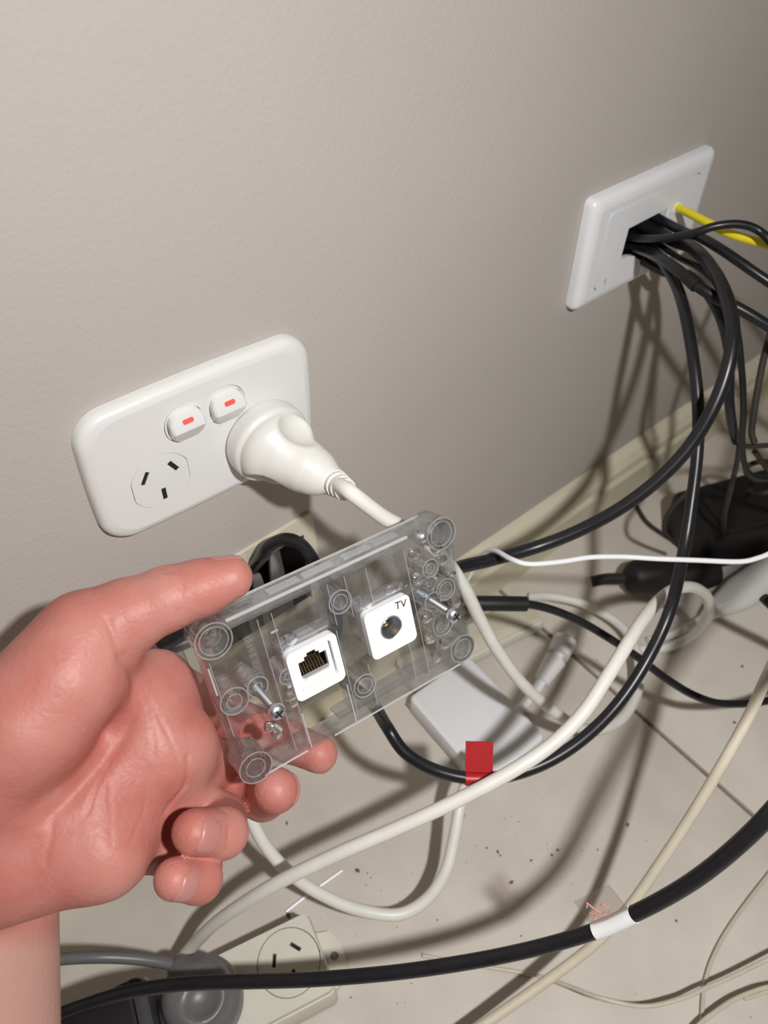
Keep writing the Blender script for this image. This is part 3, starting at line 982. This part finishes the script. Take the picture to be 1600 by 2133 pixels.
tvx.add([v.co for v in fme.vertices], [tuple(p.vertices) for p in fme.polygons], tm)
tvx.build('printed_letters', ink_m, tvm, smooth=0)

# two loose fixing screws standing in the plate
for nm, (x_, z_), lab in (('machine_screw', (-0.0420, 0.0010), 'zinc machine screw in the left end of the clear plate'),
                          ('machine_screw', (0.0415, 0.0020), 'zinc machine screw in the right end of the clear plate')):
    base = MP @ Vector((x_, 0.004, z_))
    sc_ = thing(nm, lab, 'screw', base)
    MX = MP @ Matrix.Translation((x_, 0, z_)) @ Matrix.Rotation(math.radians(3), 4, 'X')
    th = [(0.00135, 0.0085)]
    y_ = 0.0080
    while y_ > -0.0150:
        th += [(0.00178, y_), (0.00150, y_ - 0.00035)]
        y_ -= 0.0007
    th += [(0.0017, -0.0152)]
    MB().lathe(th, MX, 16).build('shank', steel_m, sc_, smooth=30)
    hd = MB()
    hd.lathe([(0.0017, -0.0150), (0.0031, -0.0151), (0.0034, -0.0158), (0.0033, -0.0168), (0.0028, -0.0177), (0.0018, -0.0183), (0.0006, -0.0184)], MX, 24)
    hd.build('head', steel_m, sc_, smooth=40)
    for a in (0.4, 0.4 + PI / 2):
        MB().prism(slot(0, 0, 0.0007, 0.0038, a), [], -0.01855, -0.0172, MX).build('drive_slot', dark_m, sc_, smooth=0)

# ------------------------------------------------------------------ the hand
def cf(x, y, d):
    return ((x - CXP) / FOCAL * d, d, -(y - CYP) / FOCAL * d)


W_ = cf(-110, 1770, 0.305)
thumb = [(cf(60, 1500, 0.276), .0205), (cf(180, 1322, 0.284), .0155), (cf(265, 1283, 0.288), .0132), (cf(350, 1246, 0.291), .0114), (cf(420, 1224, 0.2935), .0102), (cf(480, 1204, 0.2955), .0084)]
index_ = [(cf(330, 1425, 0.318), .0120), (cf(470, 1490, 0.362), .0100), (cf(600, 1545, 0.356), .0088), (cf(664, 1570, 0.347), .0084)]
middle = [(cf(382, 1550, 0.316), .0118), (cf(468, 1615, 0.358), .0104), (cf(548, 1660, 0.346), .0098), (cf(575, 1646, 0.326), .0094)]
ring_ = [(cf(352, 1652, 0.318), .0105), (cf(462, 1705, 0.330), .0100), (cf(464, 1735, 0.301), .0092), (cf(405, 1733, 0.288), .0083)]
pinky = [(cf(300, 1748, 0.314), .0098), (cf(412, 1805, 0.316), .0092), (cf(414, 1832, 0.292), .0082), (cf(364, 1831, 0.281), .0075)]


def hand_sdf(p):
    palm = rc(p, W_, index_[0][0], .0175, .0125)
    palm = smin(palm, rc(p, W_, middle[0][0], .0175, .0125), .020)
    palm = smin(palm, rc(p, W_, ring_[0][0], .0175, .0122), .020)
    palm = smin(palm, rc(p, cf(-110, 1820, .305), pinky[0][0], .0185, .0118), .012)
    hyp = rc(p, cf(-90, 1845, .288), cf(212, 1772, .293), .0190, .0160)
    palm = smin(palm, hyp, .012)
    palm = smin(palm, rc(p, cf(212, 1772, .294), cf(268, 1680, .304), .0150, .0100), .010)
    palm = smin(palm, rc(p, cf(300, 1480, .306), cf(335, 1590, .307), .0100, .0095), .010)
    palm = smin(palm, rc(p, cf(-90, 1740, .285), cf(170, 1655, .297), .0200, .0140), .018)
    palm = smin(palm, rc(p, cf(120, 1640, .300), cf(325, 1560, .3085), .0130, .0105), .014)
    then = rc(p, cf(-60, 1610, .274), cf(140, 1410, .280), .0220, .0195)
    palm = smin(palm, then, .014)
    palm = smin(palm, rc(p, cf(190, 1345, .288), cf(300, 1440, .312), .0085, .0080), .016)
    th = rc(p, thumb[0][0], thumb[1][0], thumb[0][1], thumb[1][1])
    for a, b in zip(thumb[1:-1], thumb[2:]):
        th = smin(th, rc(p, a[0], b[0], a[1], b[1]), .004)
    palm = smin(palm, th, .010)
    dist = []
    for F in (index_, middle, ring_, pinky):
        palm = smin(palm, rc(p, F[0][0], F[1][0], F[0][1], F[1][1]), .005)
        q = rc(p, F[1][0], F[2][0], F[1][1], F[2][1])
        q = smin(q, rc(p, F[2][0], F[3][0], F[2][1], F[3][1]), .003)
        # join with its own proximal bone only
        q = smin(q, rc(p, np.array(F[0][0]) * .35 + np.array(F[1][0]) * .65, F[1][0], F[1][1] * 1.02, F[1][1]), .003)
        dist.append(q)
    arm = rc(p, cf(-42, 1835, .318), cf(-60, 2700, .300), .0295, .0330)
    palm = smin(palm, arm, .006)
    d = palm
    for q in dist:
        d = smin(d, q, .0007)
    return d


def march(x, y, d0=0.20, d1=0.45):
    """First hit of the hand along the sight line of a pixel (camera frame)."""
    dirv = np.array(((x - CXP) / FOCAL, 1.0, -(y - CYP) / FOCAL))
    dd = d0
    for _ in range(80):
        s = float(hand_sdf((dirv * dd)[None].astype(np.float32))[0])
        if abs(s) < 2e-5:
            return dirv * dd
        dd += s * 0.8
        if dd > d1:
            break
    return dirv * min(dd, d1)


vs, fs = surface_nets(hand_sdf, (-0.215, 0.225, -0.245), (0.0, 0.385, 0.0), 0.00095)
vs = relax(vs, fs, 2)
# skin creases pressed into the surface
px_y = CYP - vs[:, 2] / vs[:, 1] * FOCAL
px_x = CXP + vs[:, 0] / vs[:, 1] * FOCAL
nrm = np.zeros_like(vs)
fn_ = np.cross(vs[fs[:, 1]] - vs[fs[:, 0]], vs[fs[:, 2]] - vs[fs[:, 0]])
for kk in range(4):
    np.add.at(nrm, fs[:, kk], fn_)
nrm /= np.maximum(np.linalg.norm(nrm, axis=1), 1e-12)[:, None]
creases = [
    ([(258, 1372), (283, 1420), (282, 1475), (255, 1535), (205, 1600), (150, 1660), (100, 1705)], .0026, .0013),
    ([(270, 1390), (280, 1440), (276, 1500), (240, 1565), (200, 1640), (182, 1695)], .0008, .0005),
    ([(272, 1400), (310, 1455), (345, 1520), (372, 1585)], .0008, .0004),
    ([(300, 1430), (318, 1500), (322, 1580)], .0007, .0003),
    ([(392, 1575), (385, 1640), (345, 1690)], .0011, .0008),
    ([(225, 1560), (230, 1660), (232, 1760)], .0008, .00025),
    ([(310, 1600), (300, 1690), (270, 1760)], .0008, .0003),
    ([(250, 1370), (238, 1330), (222, 1290)], .0012, .0006),
    ([(372, 1182), (380, 1225), (368, 1282)], .0008, .0005),
    ([(335, 1182), (345, 1186), (355, 1190)], .0016, .0007),
    ([(120, 1640), (110, 1720), (95, 1800)], .0009, .0004),
    ([(470, 1690), (476, 1735), (470, 1775)], .0008, .0005),
]
for line, wdt, dpt in creases:
    pts3 = np.array([march(*q) for q in line])
    best = np.full(len(vs), 1e9)
    for a, b in zip(pts3[:-1], pts3[1:]):
        ab = b - a
        t_ = np.clip(((vs - a) @ ab) / (ab @ ab), 0, 1)
        best = np.minimum(best, np.linalg.norm(vs - a - t_[:, None] * ab, axis=1))
    m_ = best < wdt * 3
    vs[m_] -= nrm[m_] * (dpt * np.exp(-(best[m_] / wdt) ** 2))[:, None]

cfm = RM.to_4x4()
cfm.translation = CAM
wv = [cfm @ Vector(v) for v in vs]
hand_loc = atd(-42, 1835, .318)
hmb = MB()
hmb.add(wv, [tuple(int(i) for i in f) for f in fs])
hand = hmb.build('hand', skin_m, None, loc=hand_loc, smooth=0)
hand.data.shade_smooth()
tag(hand, 'bare left hand reaching in from the left, pinching the clear plate', 'hand')
att = hand.data.attributes.new('palm', 'FLOAT', 'POINT')
fore = np.clip((px_y - 1925) / 60, 0, 1) * np.clip((vs[:, 1] - .285) / .006, 0, 1)
back_ = np.clip(nrm[:, 1] * 1.5, 0, 1)
att.data.foreach_set('value', np.clip(1 - fore * 0.95 - back_ * 0.3, 0, 1).astype(np.float32))


def nail(tipseg, dorsal, l0, length, half_angle):
    a, b = np.array(tipseg[0][0]), np.array(tipseg[1][0])
    ax = (b - a) / np.linalg.norm(b - a)
    dv = np.array(dorsal, float)
    dv -= ax * (dv @ ax)
    dv /= np.linalg.norm(dv)
    tv = np.cross(ax, dv)
    nu, nv = 13, 11
    up, dn = [], []
    for j in range(nv):
        for i in range(nu):
            u, v = -1 + 2 * i / (nu - 1), -1 + 2 * j / (nv - 1)
            uu = u * math.sqrt(1 - 0.5 * v * v * (0.9 if v < 0 else 0.7))
            vv = v * math.sqrt(1 - 0.5 * u * u * (0.7 if v < 0 else 0.45))
            an = uu * half_angle
            rad = dv * math.cos(an) + tv * math.sin(an)
            c_ = b + ax * (l0 + vv * length / 2)
            s_ = 0.016
            for _ in range(40):
                dd = float(hand_sdf((c_ + rad * s_)[None].astype(np.float32))[0])
                s_ -= dd * 0.9
                if abs(dd) < 1e-5:
                    break
            edge = max(abs(u), abs(v))
            lift = 0.00035 * (1 - edge ** 6) + (0.0004 if v > 0.7 else 0.00005)
            up.append(c_ + rad * (s_ + lift))
            dn.append(c_ + rad * (s_ - 0.0008))
    mbn = MB()
    vv_ = [cfm @ Vector(p) for p in up + dn]
    n0 = nu * nv
    ff = []
    for j in range(nv - 1):
        for i in range(nu - 1):
            q = (j * nu + i, j * nu + i + 1, (j + 1) * nu + i + 1, (j + 1) * nu + i)
            ff.append(q)
            ff.append(tuple(n0 + k_ for k_ in q[::-1]))
    rim_ = [i for i in range(nu)] + [j * nu + nu - 1 for j in range(1, nv)] + [(nv - 1) * nu + i for i in range(nu - 2, -1, -1)] + [j * nu for j in range(nv - 2, 0, -1)]
    for i, a_ in enumerate(rim_):
        b_ = rim_[(i + 1) % len(rim_)]
        ff.append((a_, n0 + a_, n0 + b_, b_))
    mbn.add(vv_, ff)
    return mbn.build('fingernail', nail_m, hand, smooth=60)


nail(ring_[2:], (0.15, -1, 0.25), -0.0005, 0.0098, 0.85)
nail(pinky[2:], (0.1, -1, 0.15), -0.0005, 0.0086, 0.85)
nail(thumb[4:], (-0.1, 0.35, 1), 0.0005, 0.0125, 0.85)
nail(middle[2:], (1.0, -0.1, 0.1), -0.0005, 0.010, 0.85)
nail(index_[2:], (0.6, 0.3, -0.9), 0.0, 0.010, 0.85)

# ------------------------------------------------------------------ white and cream cables over the floor
cable('white_cable', 'long white cable rising from the grey plug to the right, over the red tape', wcable_m,
      [(366, 2014, 0.463), (400, 1972, 0.456), (443, 1928, 0.442), (502, 1885, 0.428), (580, 1838, 0.416), (700, 1780, 0.408), (820, 1728, 0.404), (940, 1673, 0.402), (1060, 1610, 0.402),
       (1150, 1550, 0.404), (1215, 1485, 0.408), (1265, 1410, 0.414), (1305, 1345, 0.422), (1340, 1290, 0.438), (1372, 1252, 0.458), (1405, 1228, 0.485), (1445, 1224, 0.51), (1474, 1246, 0.545), (1474, 1285, 0.585), (1440, 1325, 'z', 0.012), (1385, 1350, 'z', 0.004), (1325, 1352, 'z', 0.0038)], 0.0037, 14, cat='cable')
cable('white_cable', 'white cable looping low below the fingers, in front of the other white cables', wcable_m,
      [(440, 1560, 0.43), (480, 1620, 0.438), (510, 1680, 0.445), (555, 1765, 0.455), (620, 1832, 0.465), (700, 1878, 0.472), (770, 1900, 0.476), (835, 1904, 0.478), (890, 1872, 0.480), (928, 1815, 0.482), (945, 1750, 0.486),
       (956, 1690, 0.490), (968, 1640, 0.497), (1000, 1570, 0.51)], 0.0037, 14)
cable('cream_cable', 'cream cable running diagonally across the tiles at right, under the labelled black cable', ccable_m,
      [(1720, 1160, 0.395), (1606, 1392, 0.400), (1560, 1492, 0.402), (1500, 1600, 0.406), (1430, 1715, 0.416), (1370, 1805, 0.424), (1310, 1890, 0.430), (1240, 1965, 0.434), (1150, 2035, 0.436), (1050, 2105, 0.434), (950, 2175, 0.430), (850, 2250, 0.428)], 0.0029, 12)
la, pl_ = cable('labelled_cable', 'black cable with a white paper collar and clear flag, crossing the bottom of the picture', black_m,
                [(1720, 1560, 0.285), (1606, 1692, 0.292), (1540, 1758, 0.300), (1470, 1816, 0.310), (1400, 1862, 0.320), (1320, 1904, 0.330), (1240, 1939, 0.340), (1120, 1974, 0.350), (980, 2003, 0.358), (820, 2026, 0.366), (650, 2040, 0.372),
                 (500, 2045, 0.378), (380, 2050, 0.384), (270, 2066, 0.390), (180, 2092, 0.396), (110, 2120, 0.400), (20, 2170, 0.405)], 0.0034, 14)
i0 = min(range(len(pl_)), key=lambda i: (pl_[i] - atd(1246, 1940, 0.340)).length)
i1 = min(range(len(pl_)), key=lambda i: (pl_[i] - atd(1323, 1905, 0.330)).length)
a_, b_ = min(i0, i1), max(i0, i1)
MB().tube(pl_[a_:b_ + 1], 0.00375, 16).build('paper_collar', pure_m, la)['label'] = 'white paper collar'
q0, q1 = atd(1240, 1934, 0.338), atd(1316, 1898, 0.328)
fm_ = frame_matrix(q0, q1 - q0, UP)
Lf = (q1 - q0).length
flag = MB().box((-0.0005, -0.00012, 0.0), (Lf - 0.0005, 0.00012, 0.0128), fm_)
for i, v in enumerate(flag.v):
    lv = fm_.inverted() @ v
    flag.v[i] = fm_ @ Vector((lv.x - lv.z * 0.18, lv.y, lv.z))
fl_o = flag.build('clear_flag', film_m, la, smooth=0)
sm_ = MB()
for st in ([(0.0035, .0085), (0.0050, .0100), (0.0058, .0075), (0.0072, .0045)], [(0.0028, .0030), (0.0050, .0050), (0.0068, .0030)], [(0.0030, .0062), (0.0045, .0040)],
           [(0.0095, .0068), (0.0112, .0070), (0.0118, .0050), (0.0104, .0038), (0.0122, .0030)], [(0.0080, .0030), (0.0090, .0040)]):
    sm_.tube([fm_ @ Vector((x - z * 0.18, -0.00022, z)) for x, z in st], 0.0005, 6)
sm_.build('handwriting', redink_m, fl_o, smooth=0)

cable('white_strip', 'short thin white strip lying on the tiles beyond the power board end', cool_m,
      [(596, 1899, 'z', 0.0015), (632, 1871, 'z', 0.0015), (672, 1842, 'z', 0.0015), (713, 1813, 'z', 0.0015)], 0.0009, 8, cat='strip')

# black cord with the thick sleeve, right of the clear plate
bc, bp_ = cable('sleeved_cord', 'thin black cord with a thick black sleeve, curving right over the white loop', black_m,
                [(900, 1262, 0.47), (985, 1257, 0.475), (1040, 1257, 0.478), (1095, 1258, 0.482), (1150, 1270, 0.486), (1210, 1295, 0.490), (1270, 1330, 0.494), (1330, 1370, 0.497), (1390, 1415, 0.500), (1450, 1450, 0.506), (1510, 1466, 0.512), (1606, 1458, 0.52), (1700, 1420, 0.53)], 0.0026, 12)
MB().tube(path([(960, 1257, 0.4745), (1030, 1257, 0.4775), (1096, 1258, 0.482)], 6), 0.0047, 16).build('sleeve', bplast_m, bc, smooth=30)
cable('bell_wire', 'thin white wire strung level in front of the sweeping black lead', cool_m,
      [(970, 1215, 0.485), (998, 1166, 0.466), (1026, 1146, 0.447), (1066, 1165, 0.428), (1103, 1175, 0.425), (1170, 1170, 0.426), (1230, 1161, 0.428), (1300, 1160, 0.430), (1370, 1164, 0.430), (1450, 1167, 0.430), (1540, 1170, 0.432), (1580, 1162, 0.434), (1610, 1150, 0.436), (1680, 1120, 0.44)], 0.0014, 10)
cable('thin_cream_wire', 'thin cream wire sagging across the floor under the labelled black cable', twire_m,
      [(880, 1990, 'z', 0.002), (1000, 2012, 'z', 0.002), (1110, 2030, 'z', 0.002), (1180, 2052, 'z', 0.012), (1250, 2078, 'z', 0.022), (1340, 2096, 'z', 0.022), (1420, 2080, 'z', 0.022), (1470, 2058, 'z', 0.022), (1530, 2032, 'z', 0.022), (1606, 1995, 'z', 0.024), (1700, 1950, 'z', 0.03)], 0.0013, 8)
cable('thin_cream_wire', 'thin cream wire bending down from right frame edge into the lower right corner', twire_m,
      [(1700, 1700, 'z', 0.003), (1606, 1816, 'z', 0.003), (1550, 1888, 'z', 0.003), (1508, 1950, 'z', 0.003), (1482, 2003, 'z', 0.003), (1468, 2050, 'z', 0.0025), (1464, 2090, 'z', 0.0025), (1461, 2150, 'z', 0.0025), (1455, 2220, 'z', 0.0025)], 0.0012, 8)
cable('thin_cream_wire', 'twin cream wire curving in the bottom right corner of the tiles', twire_m,
      [(1380, 2220, 'z', 0.010), (1455, 2136, 'z', 0.012), (1490, 2108, 'z', 0.014), (1530, 2082, 'z', 0.016), (1570, 2065, 'z', 0.018), (1610, 2054, 'z', 0.02), (1700, 2040, 'z', 0.02)], 0.0013, 8)
cable('thin_cream_wire', 'thin cream wire arching right of the twin wire, at bottom right frame edge', twire_m,
      [(1550, 2081, 'z', 0.0175), (1580, 2072, 'z', 0.0185), (1612, 2066, 'z', 0.02), (1700, 2090, 'z', 0.02)], 0.0011, 8)

# ------------------------------------------------------------------ power board and its plugs, bottom left
BZ = 0.036
e0, e1 = atz(462, 1980, BZ), atz(640, 1893, BZ)
bx = Vector((e1.x - e0.x, e1.y - e0.y, 0)).normalized()
by = Vector((0, 0, 1)).cross(bx)
BM = Matrix((bx, by, Vector((0, 0, 1)))).transposed().to_4x4()
BM.translation = Vector((e1.x, e1.y, 0))
pbd = thing('power_board', 'cream power board on the floor at bottom left with a free socket', 'power board', BM @ Vector((-0.12, -0.022, 0)))
bw = 0.047
MB().box((-0.30, -bw, 0.0), (0.0, 0.0, BZ - 0.006), BM, bev=0.003).build('base', board_m, pbd)
wb = BM @ Vector((-0.0245, -0.0245, 0))
sc_l = BM.inverted() @ atz(592, 1975, BZ)
scx, scy = sc_l.x, -0.0220
mb = MB()
MY = BM @ Matrix.Translation((0, 0, BZ)) @ Matrix.Rotation(-PI / 2, 4, 'X')   # prism local y- -> up, z -> -y(board)


def tob(loop):
    return [(x, z) for x, z in loop]


# top deck as a flat prism with round socket hole; in MY frame: x = board x, z = board y, front (-y) = up
MY = BM @ Matrix(((1, 0, 0, 0), (0, 0, 1, 0), (0, -1, 0, BZ), (0, 0, 0, 1)))
deck = rrect(-0.15, -bw / 2, 0.297, bw - 0.003, 0.003, 4)
mb.prism(deck, [circle(scx, scy, 0.0184, 40), circle(scx - 0.050, scy, 0.0184, 40)], 0.0, 0.0065, MY)
mb.build('top_deck', board_m, pbd, smooth=30)
for k, cx_ in enumerate((scx, scx - 0.050)):
    rs_ = [[(cx_ + (x * math.cos(.12) - z * math.sin(.12)), scy + (x * math.sin(.12) + z * math.cos(.12))) for x, z in sl] for sl in slots(0, 0, 0.98)]
    f_ = MB().prism(circle(cx_, scy, 0.0179, 40), rs_, 0.0003, 0.0040, MY).build('socket_face', board_m, pbd, smooth=30)
    MB().prism(circle(cx_, scy, 0.0150, 24), [], 0.0036, 0.0040, MY).build('slot_shade', dark_m, f_, smooth=0)  # near-black disc paints the slots' inner shade
ear = MB().prism([(-0.002, -0.006), (-0.002, -0.041), (0.008, -0.038), (0.012, -0.030), (0.012, -0.017), (0.008, -0.009)][::-1], [circle(0.006, -0.0235, 0.0026, 16)], 0.030, 0.0355, MY)
ear.build('mounting_ear', board_m, pbd, smooth=30)

# grey plug in the board with its grey cord
gq = BM @ Vector((scx - 0.050, scy, BZ))
gplug = thing('grey_plug', 'grey plug with finger recess in power board, grey cord leaving left', 'plug', gq)
gl_t = BM @ Vector((scx - 0.096, scy + 0.022, BZ + 0.022))
GF = BM.copy()
GF.translation = gq
gl = GF.inverted() @ atz(372, 2012, BZ + 0.024)


def gplug_sdf(p):
    rad = np.sqrt(p[:, 0] ** 2 + p[:, 1] ** 2)
    def disc(r, z0, z1, rd):
        a = rad - (r - rd); b = np.abs(p[:, 2] - (z0 + z1) / 2) - ((z1 - z0) / 2 - rd)
        return np.minimum(np.maximum(a, b), 0) + np.sqrt(np.maximum(a, 0) ** 2 + np.maximum(b, 0) ** 2) - rd
    d = disc(0.0225, -0.0008, 0.020, 0.006)
    d = smin(d, disc(0.019, 0.012, 0.032, 0.009), 0.004)
    d = smin(d, rc(p, (0, 0, 0.020), (gl.x, gl.y, gl.z), 0.0105, 0.0055), 0.006)
    cut = np.linalg.norm((p - np.array((0.004, -0.006, 0.038), np.float32)) * np.array((0.8, 0.9, 1), np.float32), axis=1) - 0.0105
    return smax(d, -cut, 0.002)


vs2, fs2 = surface_nets(gplug_sdf, (-0.062, -0.036, -0.003), (0.028, 0.050, 0.040), 0.0009)
vs2 = relax(vs2, fs2, 3)
mg = MB().add([Vector(v) for v in vs2], [tuple(int(i) for i in f) for f in fs2], GF)
mg.build('plug_body', grey_m, gplug, smooth=55)
MB().tube(path([GF @ gl, (330, 2003, 'z', BZ + 0.031), (270, 1996, 'z', BZ + 0.038), (200, 1994, 'z', BZ + 0.044), (120, 1999, 'z', BZ + 0.046), (20, 2020, 'z', BZ + 0.046), (-100, 2060, 'z', BZ + 0.03)], 8), 0.0031, 12).build('cord', grey_m, gplug)
# black adapter next to it
bq = atz(225, 2125, BZ + 0.02)
AM = BM.copy()
AM.translation = Vector((bq.x, bq.y, 0))
ad = thing('black_adapter', 'black plug-in adapter at the bottom left edge beside the grey plug', 'adapter', AM @ Vector((0, 0, BZ)))
MB().box((-0.035, -0.026, BZ + 0.0005), (0.024, 0.014, BZ + 0.026), AM, bev=0.005).build('body', dgrey_m, ad)
MB().box((-0.033, -0.024, BZ + 0.024), (0.016, 0.012, BZ + 0.0285), AM, bev=0.002).build('lid', bplast_m, ad)

# ------------------------------------------------------------------ white adapter on the floor behind the clear plate
za = 0.020
A0, A1, A2 = atz(985, 1372, za), atz(1140, 1533, za), atz(845, 1447, za)
ax_ = (A1 - A0); ax_.z = 0
Lx = ax_.length
ax_.normalize()
ay_ = Vector((0, 0, 1)).cross(ax_)
Ly = abs((A2 - A0).dot(ay_))
WM = Matrix((ax_, ay_, Vector((0, 0, 1)))).transposed().to_4x4()
WM.translation = Vector((A0.x, A0.y, 0))
sgn = 1 if (A2 - A0).dot(ay_) > 0 else -1
wad = thing('white_adapter', 'white box power adapter lying on the floor behind the red tape', 'adapter', WM @ Vector((Lx / 2, sgn * Ly / 2, 0)))
MB().box((-0.005, min(0, sgn * Ly), 0.0), (Lx, max(0, sgn * Ly), za), WM, bev=0.0035).build('body', cool_m, wad)
MB().box((-0.0052, min(0.0, sgn * Ly) - 0.0002, za * .45), (Lx + 0.0002, max(0, sgn * Ly) + 0.0002, za * .47), WM).build('seam', groove_m, wad, smooth=0)

# pale power strip along the skirting with a white plug, mostly hidden
s0, s1 = atz(1000, 1362, 0.014), atz(1140, 1292, 0.014)
sx_ = Vector((s1.x - s0.x, s1.y - s0.y, 0))
Ls = sx_.length
sx_.normalize()
sy_ = Vector((0, 0, 1)).cross(sx_)
SM = Matrix((sx_, sy_, Vector((0, 0, 1)))).transposed().to_4x4()
SM.translation = Vector((s0.x, s0.y, 0))
strip = thing('power_strip', 'pale power strip on the floor along the skirting, blurred behind the white cord', 'power board', SM.translation)
MB().box((-0.06, 0.0, 0.0), (Ls, 0.030, 0.0125), SM, bev=0.003).build('base', board_m, strip)
MB().box((-0.058, 0.003, 0.0122), (Ls - 0.002, 0.027, 0.0140), SM, bev=0.0012).build('top_deck', cream_m, strip)
wp_, wpp = cable('white_patch_plug', 'small white moulded plug lying on the tiles between white cord and white loop', cool_m,
                 [(1178, 1330, 'z', 0.016), (1166, 1360, 'z', 0.016), (1140, 1400, 'z', 0.014), (1115, 1440, 'z', 0.010), (1090, 1470, 'z', 0.006), (1060, 1500, 'z', 0.005)], 0.0040, 12, cat='plug')
MB().tube([wpp[1], wpp[9]], [0.0095, 0.0085], 16).build('plug_grip', white_m, wp_)
MB().tube([wpp[11], wpp[20]], [0.0085, 0.0060], 16).build('plug_neck', white_m, wp_)

# black adapter and plugs at the right, in the shade
q = atz(1540, 1130, 0.0)
KM = frame_matrix(q, (0.9, -0.35, 0), (0, 0, 1))
ka = thing('black_power_adapter', 'large black power adapter on the floor at right frame edge', 'adapter', q)
MB().box((-0.058, -0.022, 0.0), (0.065, 0.040, 0.046), KM, bev=0.006).build('body', bplast_m, ka)
MB().box((-0.040, -0.018, 0.044), (0.060, 0.034, 0.050), KM, bev=0.003).build('lid', bplast_m, ka)
kp, kpp = cable('black_moulded_plug', 'dark rounded plug on the floor left of the large black adapter', brown_m,
                [(1232, 1212, 'z', 0.014), (1262, 1206, 'z', 0.017), (1292, 1205, 'z', 0.020), (1318, 1204, 'z', 0.020), (1345, 1203, 'z', 0.020)], 0.0048, 12, cat='plug')
kp_pts = path([(1300, 1204, 'z', 0.020), (1320, 1203, 'z', 0.020), (1345, 1202, 'z', 0.020), (1385, 1200, 'z', 0.020), (1440, 1196, 'z', 0.02), (1490, 1188, 'z', 0.02)], 3)
kp_body = MB().tube(kp_pts, [0.007, 0.0105, 0.013, 0.0145, 0.015, 0.0153, 0.0153, 0.0153, 0.0153, 0.015, 0.015, 0.0148, 0.0146, 0.0144, 0.014, 0.012][:len(kp_pts)], 18).build('plug_body', bplast_m, kp)
wl, wlp = cable('white_tapered_plug', 'white tapered plug with thin tail on the tiles near right frame edge', white_m,
                [(1350, 1335, 'z', 0.004), (1400, 1322, 'z', 0.004), (1440, 1302, 'z', 0.006), (1475, 1280, 'z', 0.010), (1500, 1262, 'z', 0.012)], 0.0034, 12, cat='plug')
wpts = path([(1466, 1286, 'z', 0.010), (1490, 1268, 'z', 0.013), (1520, 1250, 'z', 0.015), (1556, 1226, 'z', 0.016), (1600, 1196, 'z', 0.017), (1640, 1170, 'z', 0.017)], 3)
MB().tube(wpts, [0.0040 + 0.0105 * min(1, i / 8) for i in range(len(wpts))], 18).build('plug_body', white_m, wl)
cable('short_black_lead', 'short black lead end poking in from right frame edge beside the white tapered plug', black_m,
      [(1590, 1244, 0.50), (1602, 1256, 0.50), (1625, 1275, 0.50), (1690, 1320, 0.51)], 0.0032, 10)

# ------------------------------------------------------------------ crumbs of dust and grit on the tiles
dm_ = MB()
rr = random.Random(12)
spots = []
for _ in range(34):
    spots.append((rr.gauss(1090, 90), rr.gauss(1730, 60)))
for _ in range(26):
    spots.append((rr.uniform(560, 1580), rr.uniform(1560, 2120)))
for _ in range(14):
    spots.append((rr.gauss(770, 40), rr.gauss(1870, 40)))
for _ in range(18):
    spots.append((rr.uniform(1060, 1580), rr.uniform(1290, 1560)))
for x, y in spots:
    c_ = atz(x, y, 0.0)
    if c_.y > -0.016:
        continue
    s_ = 0.0003 + 0.0012 * rr.random() ** 4
    M_ = Matrix.Translation((c_.x, c_.y, s_ * 0.35)) @ Matrix.Rotation(rr.random() * 6, 4, 'Z') @ Matrix.Diagonal((s_ * (1 + rr.random()), s_, s_ * .6, 1))
    dm_.add([(1, 0, 0), (-1, 0, 0), (0, 1, 0), (0, -1, 0), (0, 0, 1), (0, 0, -.6)],
            [(0, 2, 4), (2, 1, 4), (1, 3, 4), (3, 0, 4), (2, 0, 5), (1, 2, 5), (3, 1, 5), (0, 3, 5)], M_)
dust = dm_.build('floor_grit', dust_m, smooth=0)
dust['kind'] = 'stuff'
tag(dust, 'brown crumbs of dust and grit scattered on the beige tiles', 'dust')
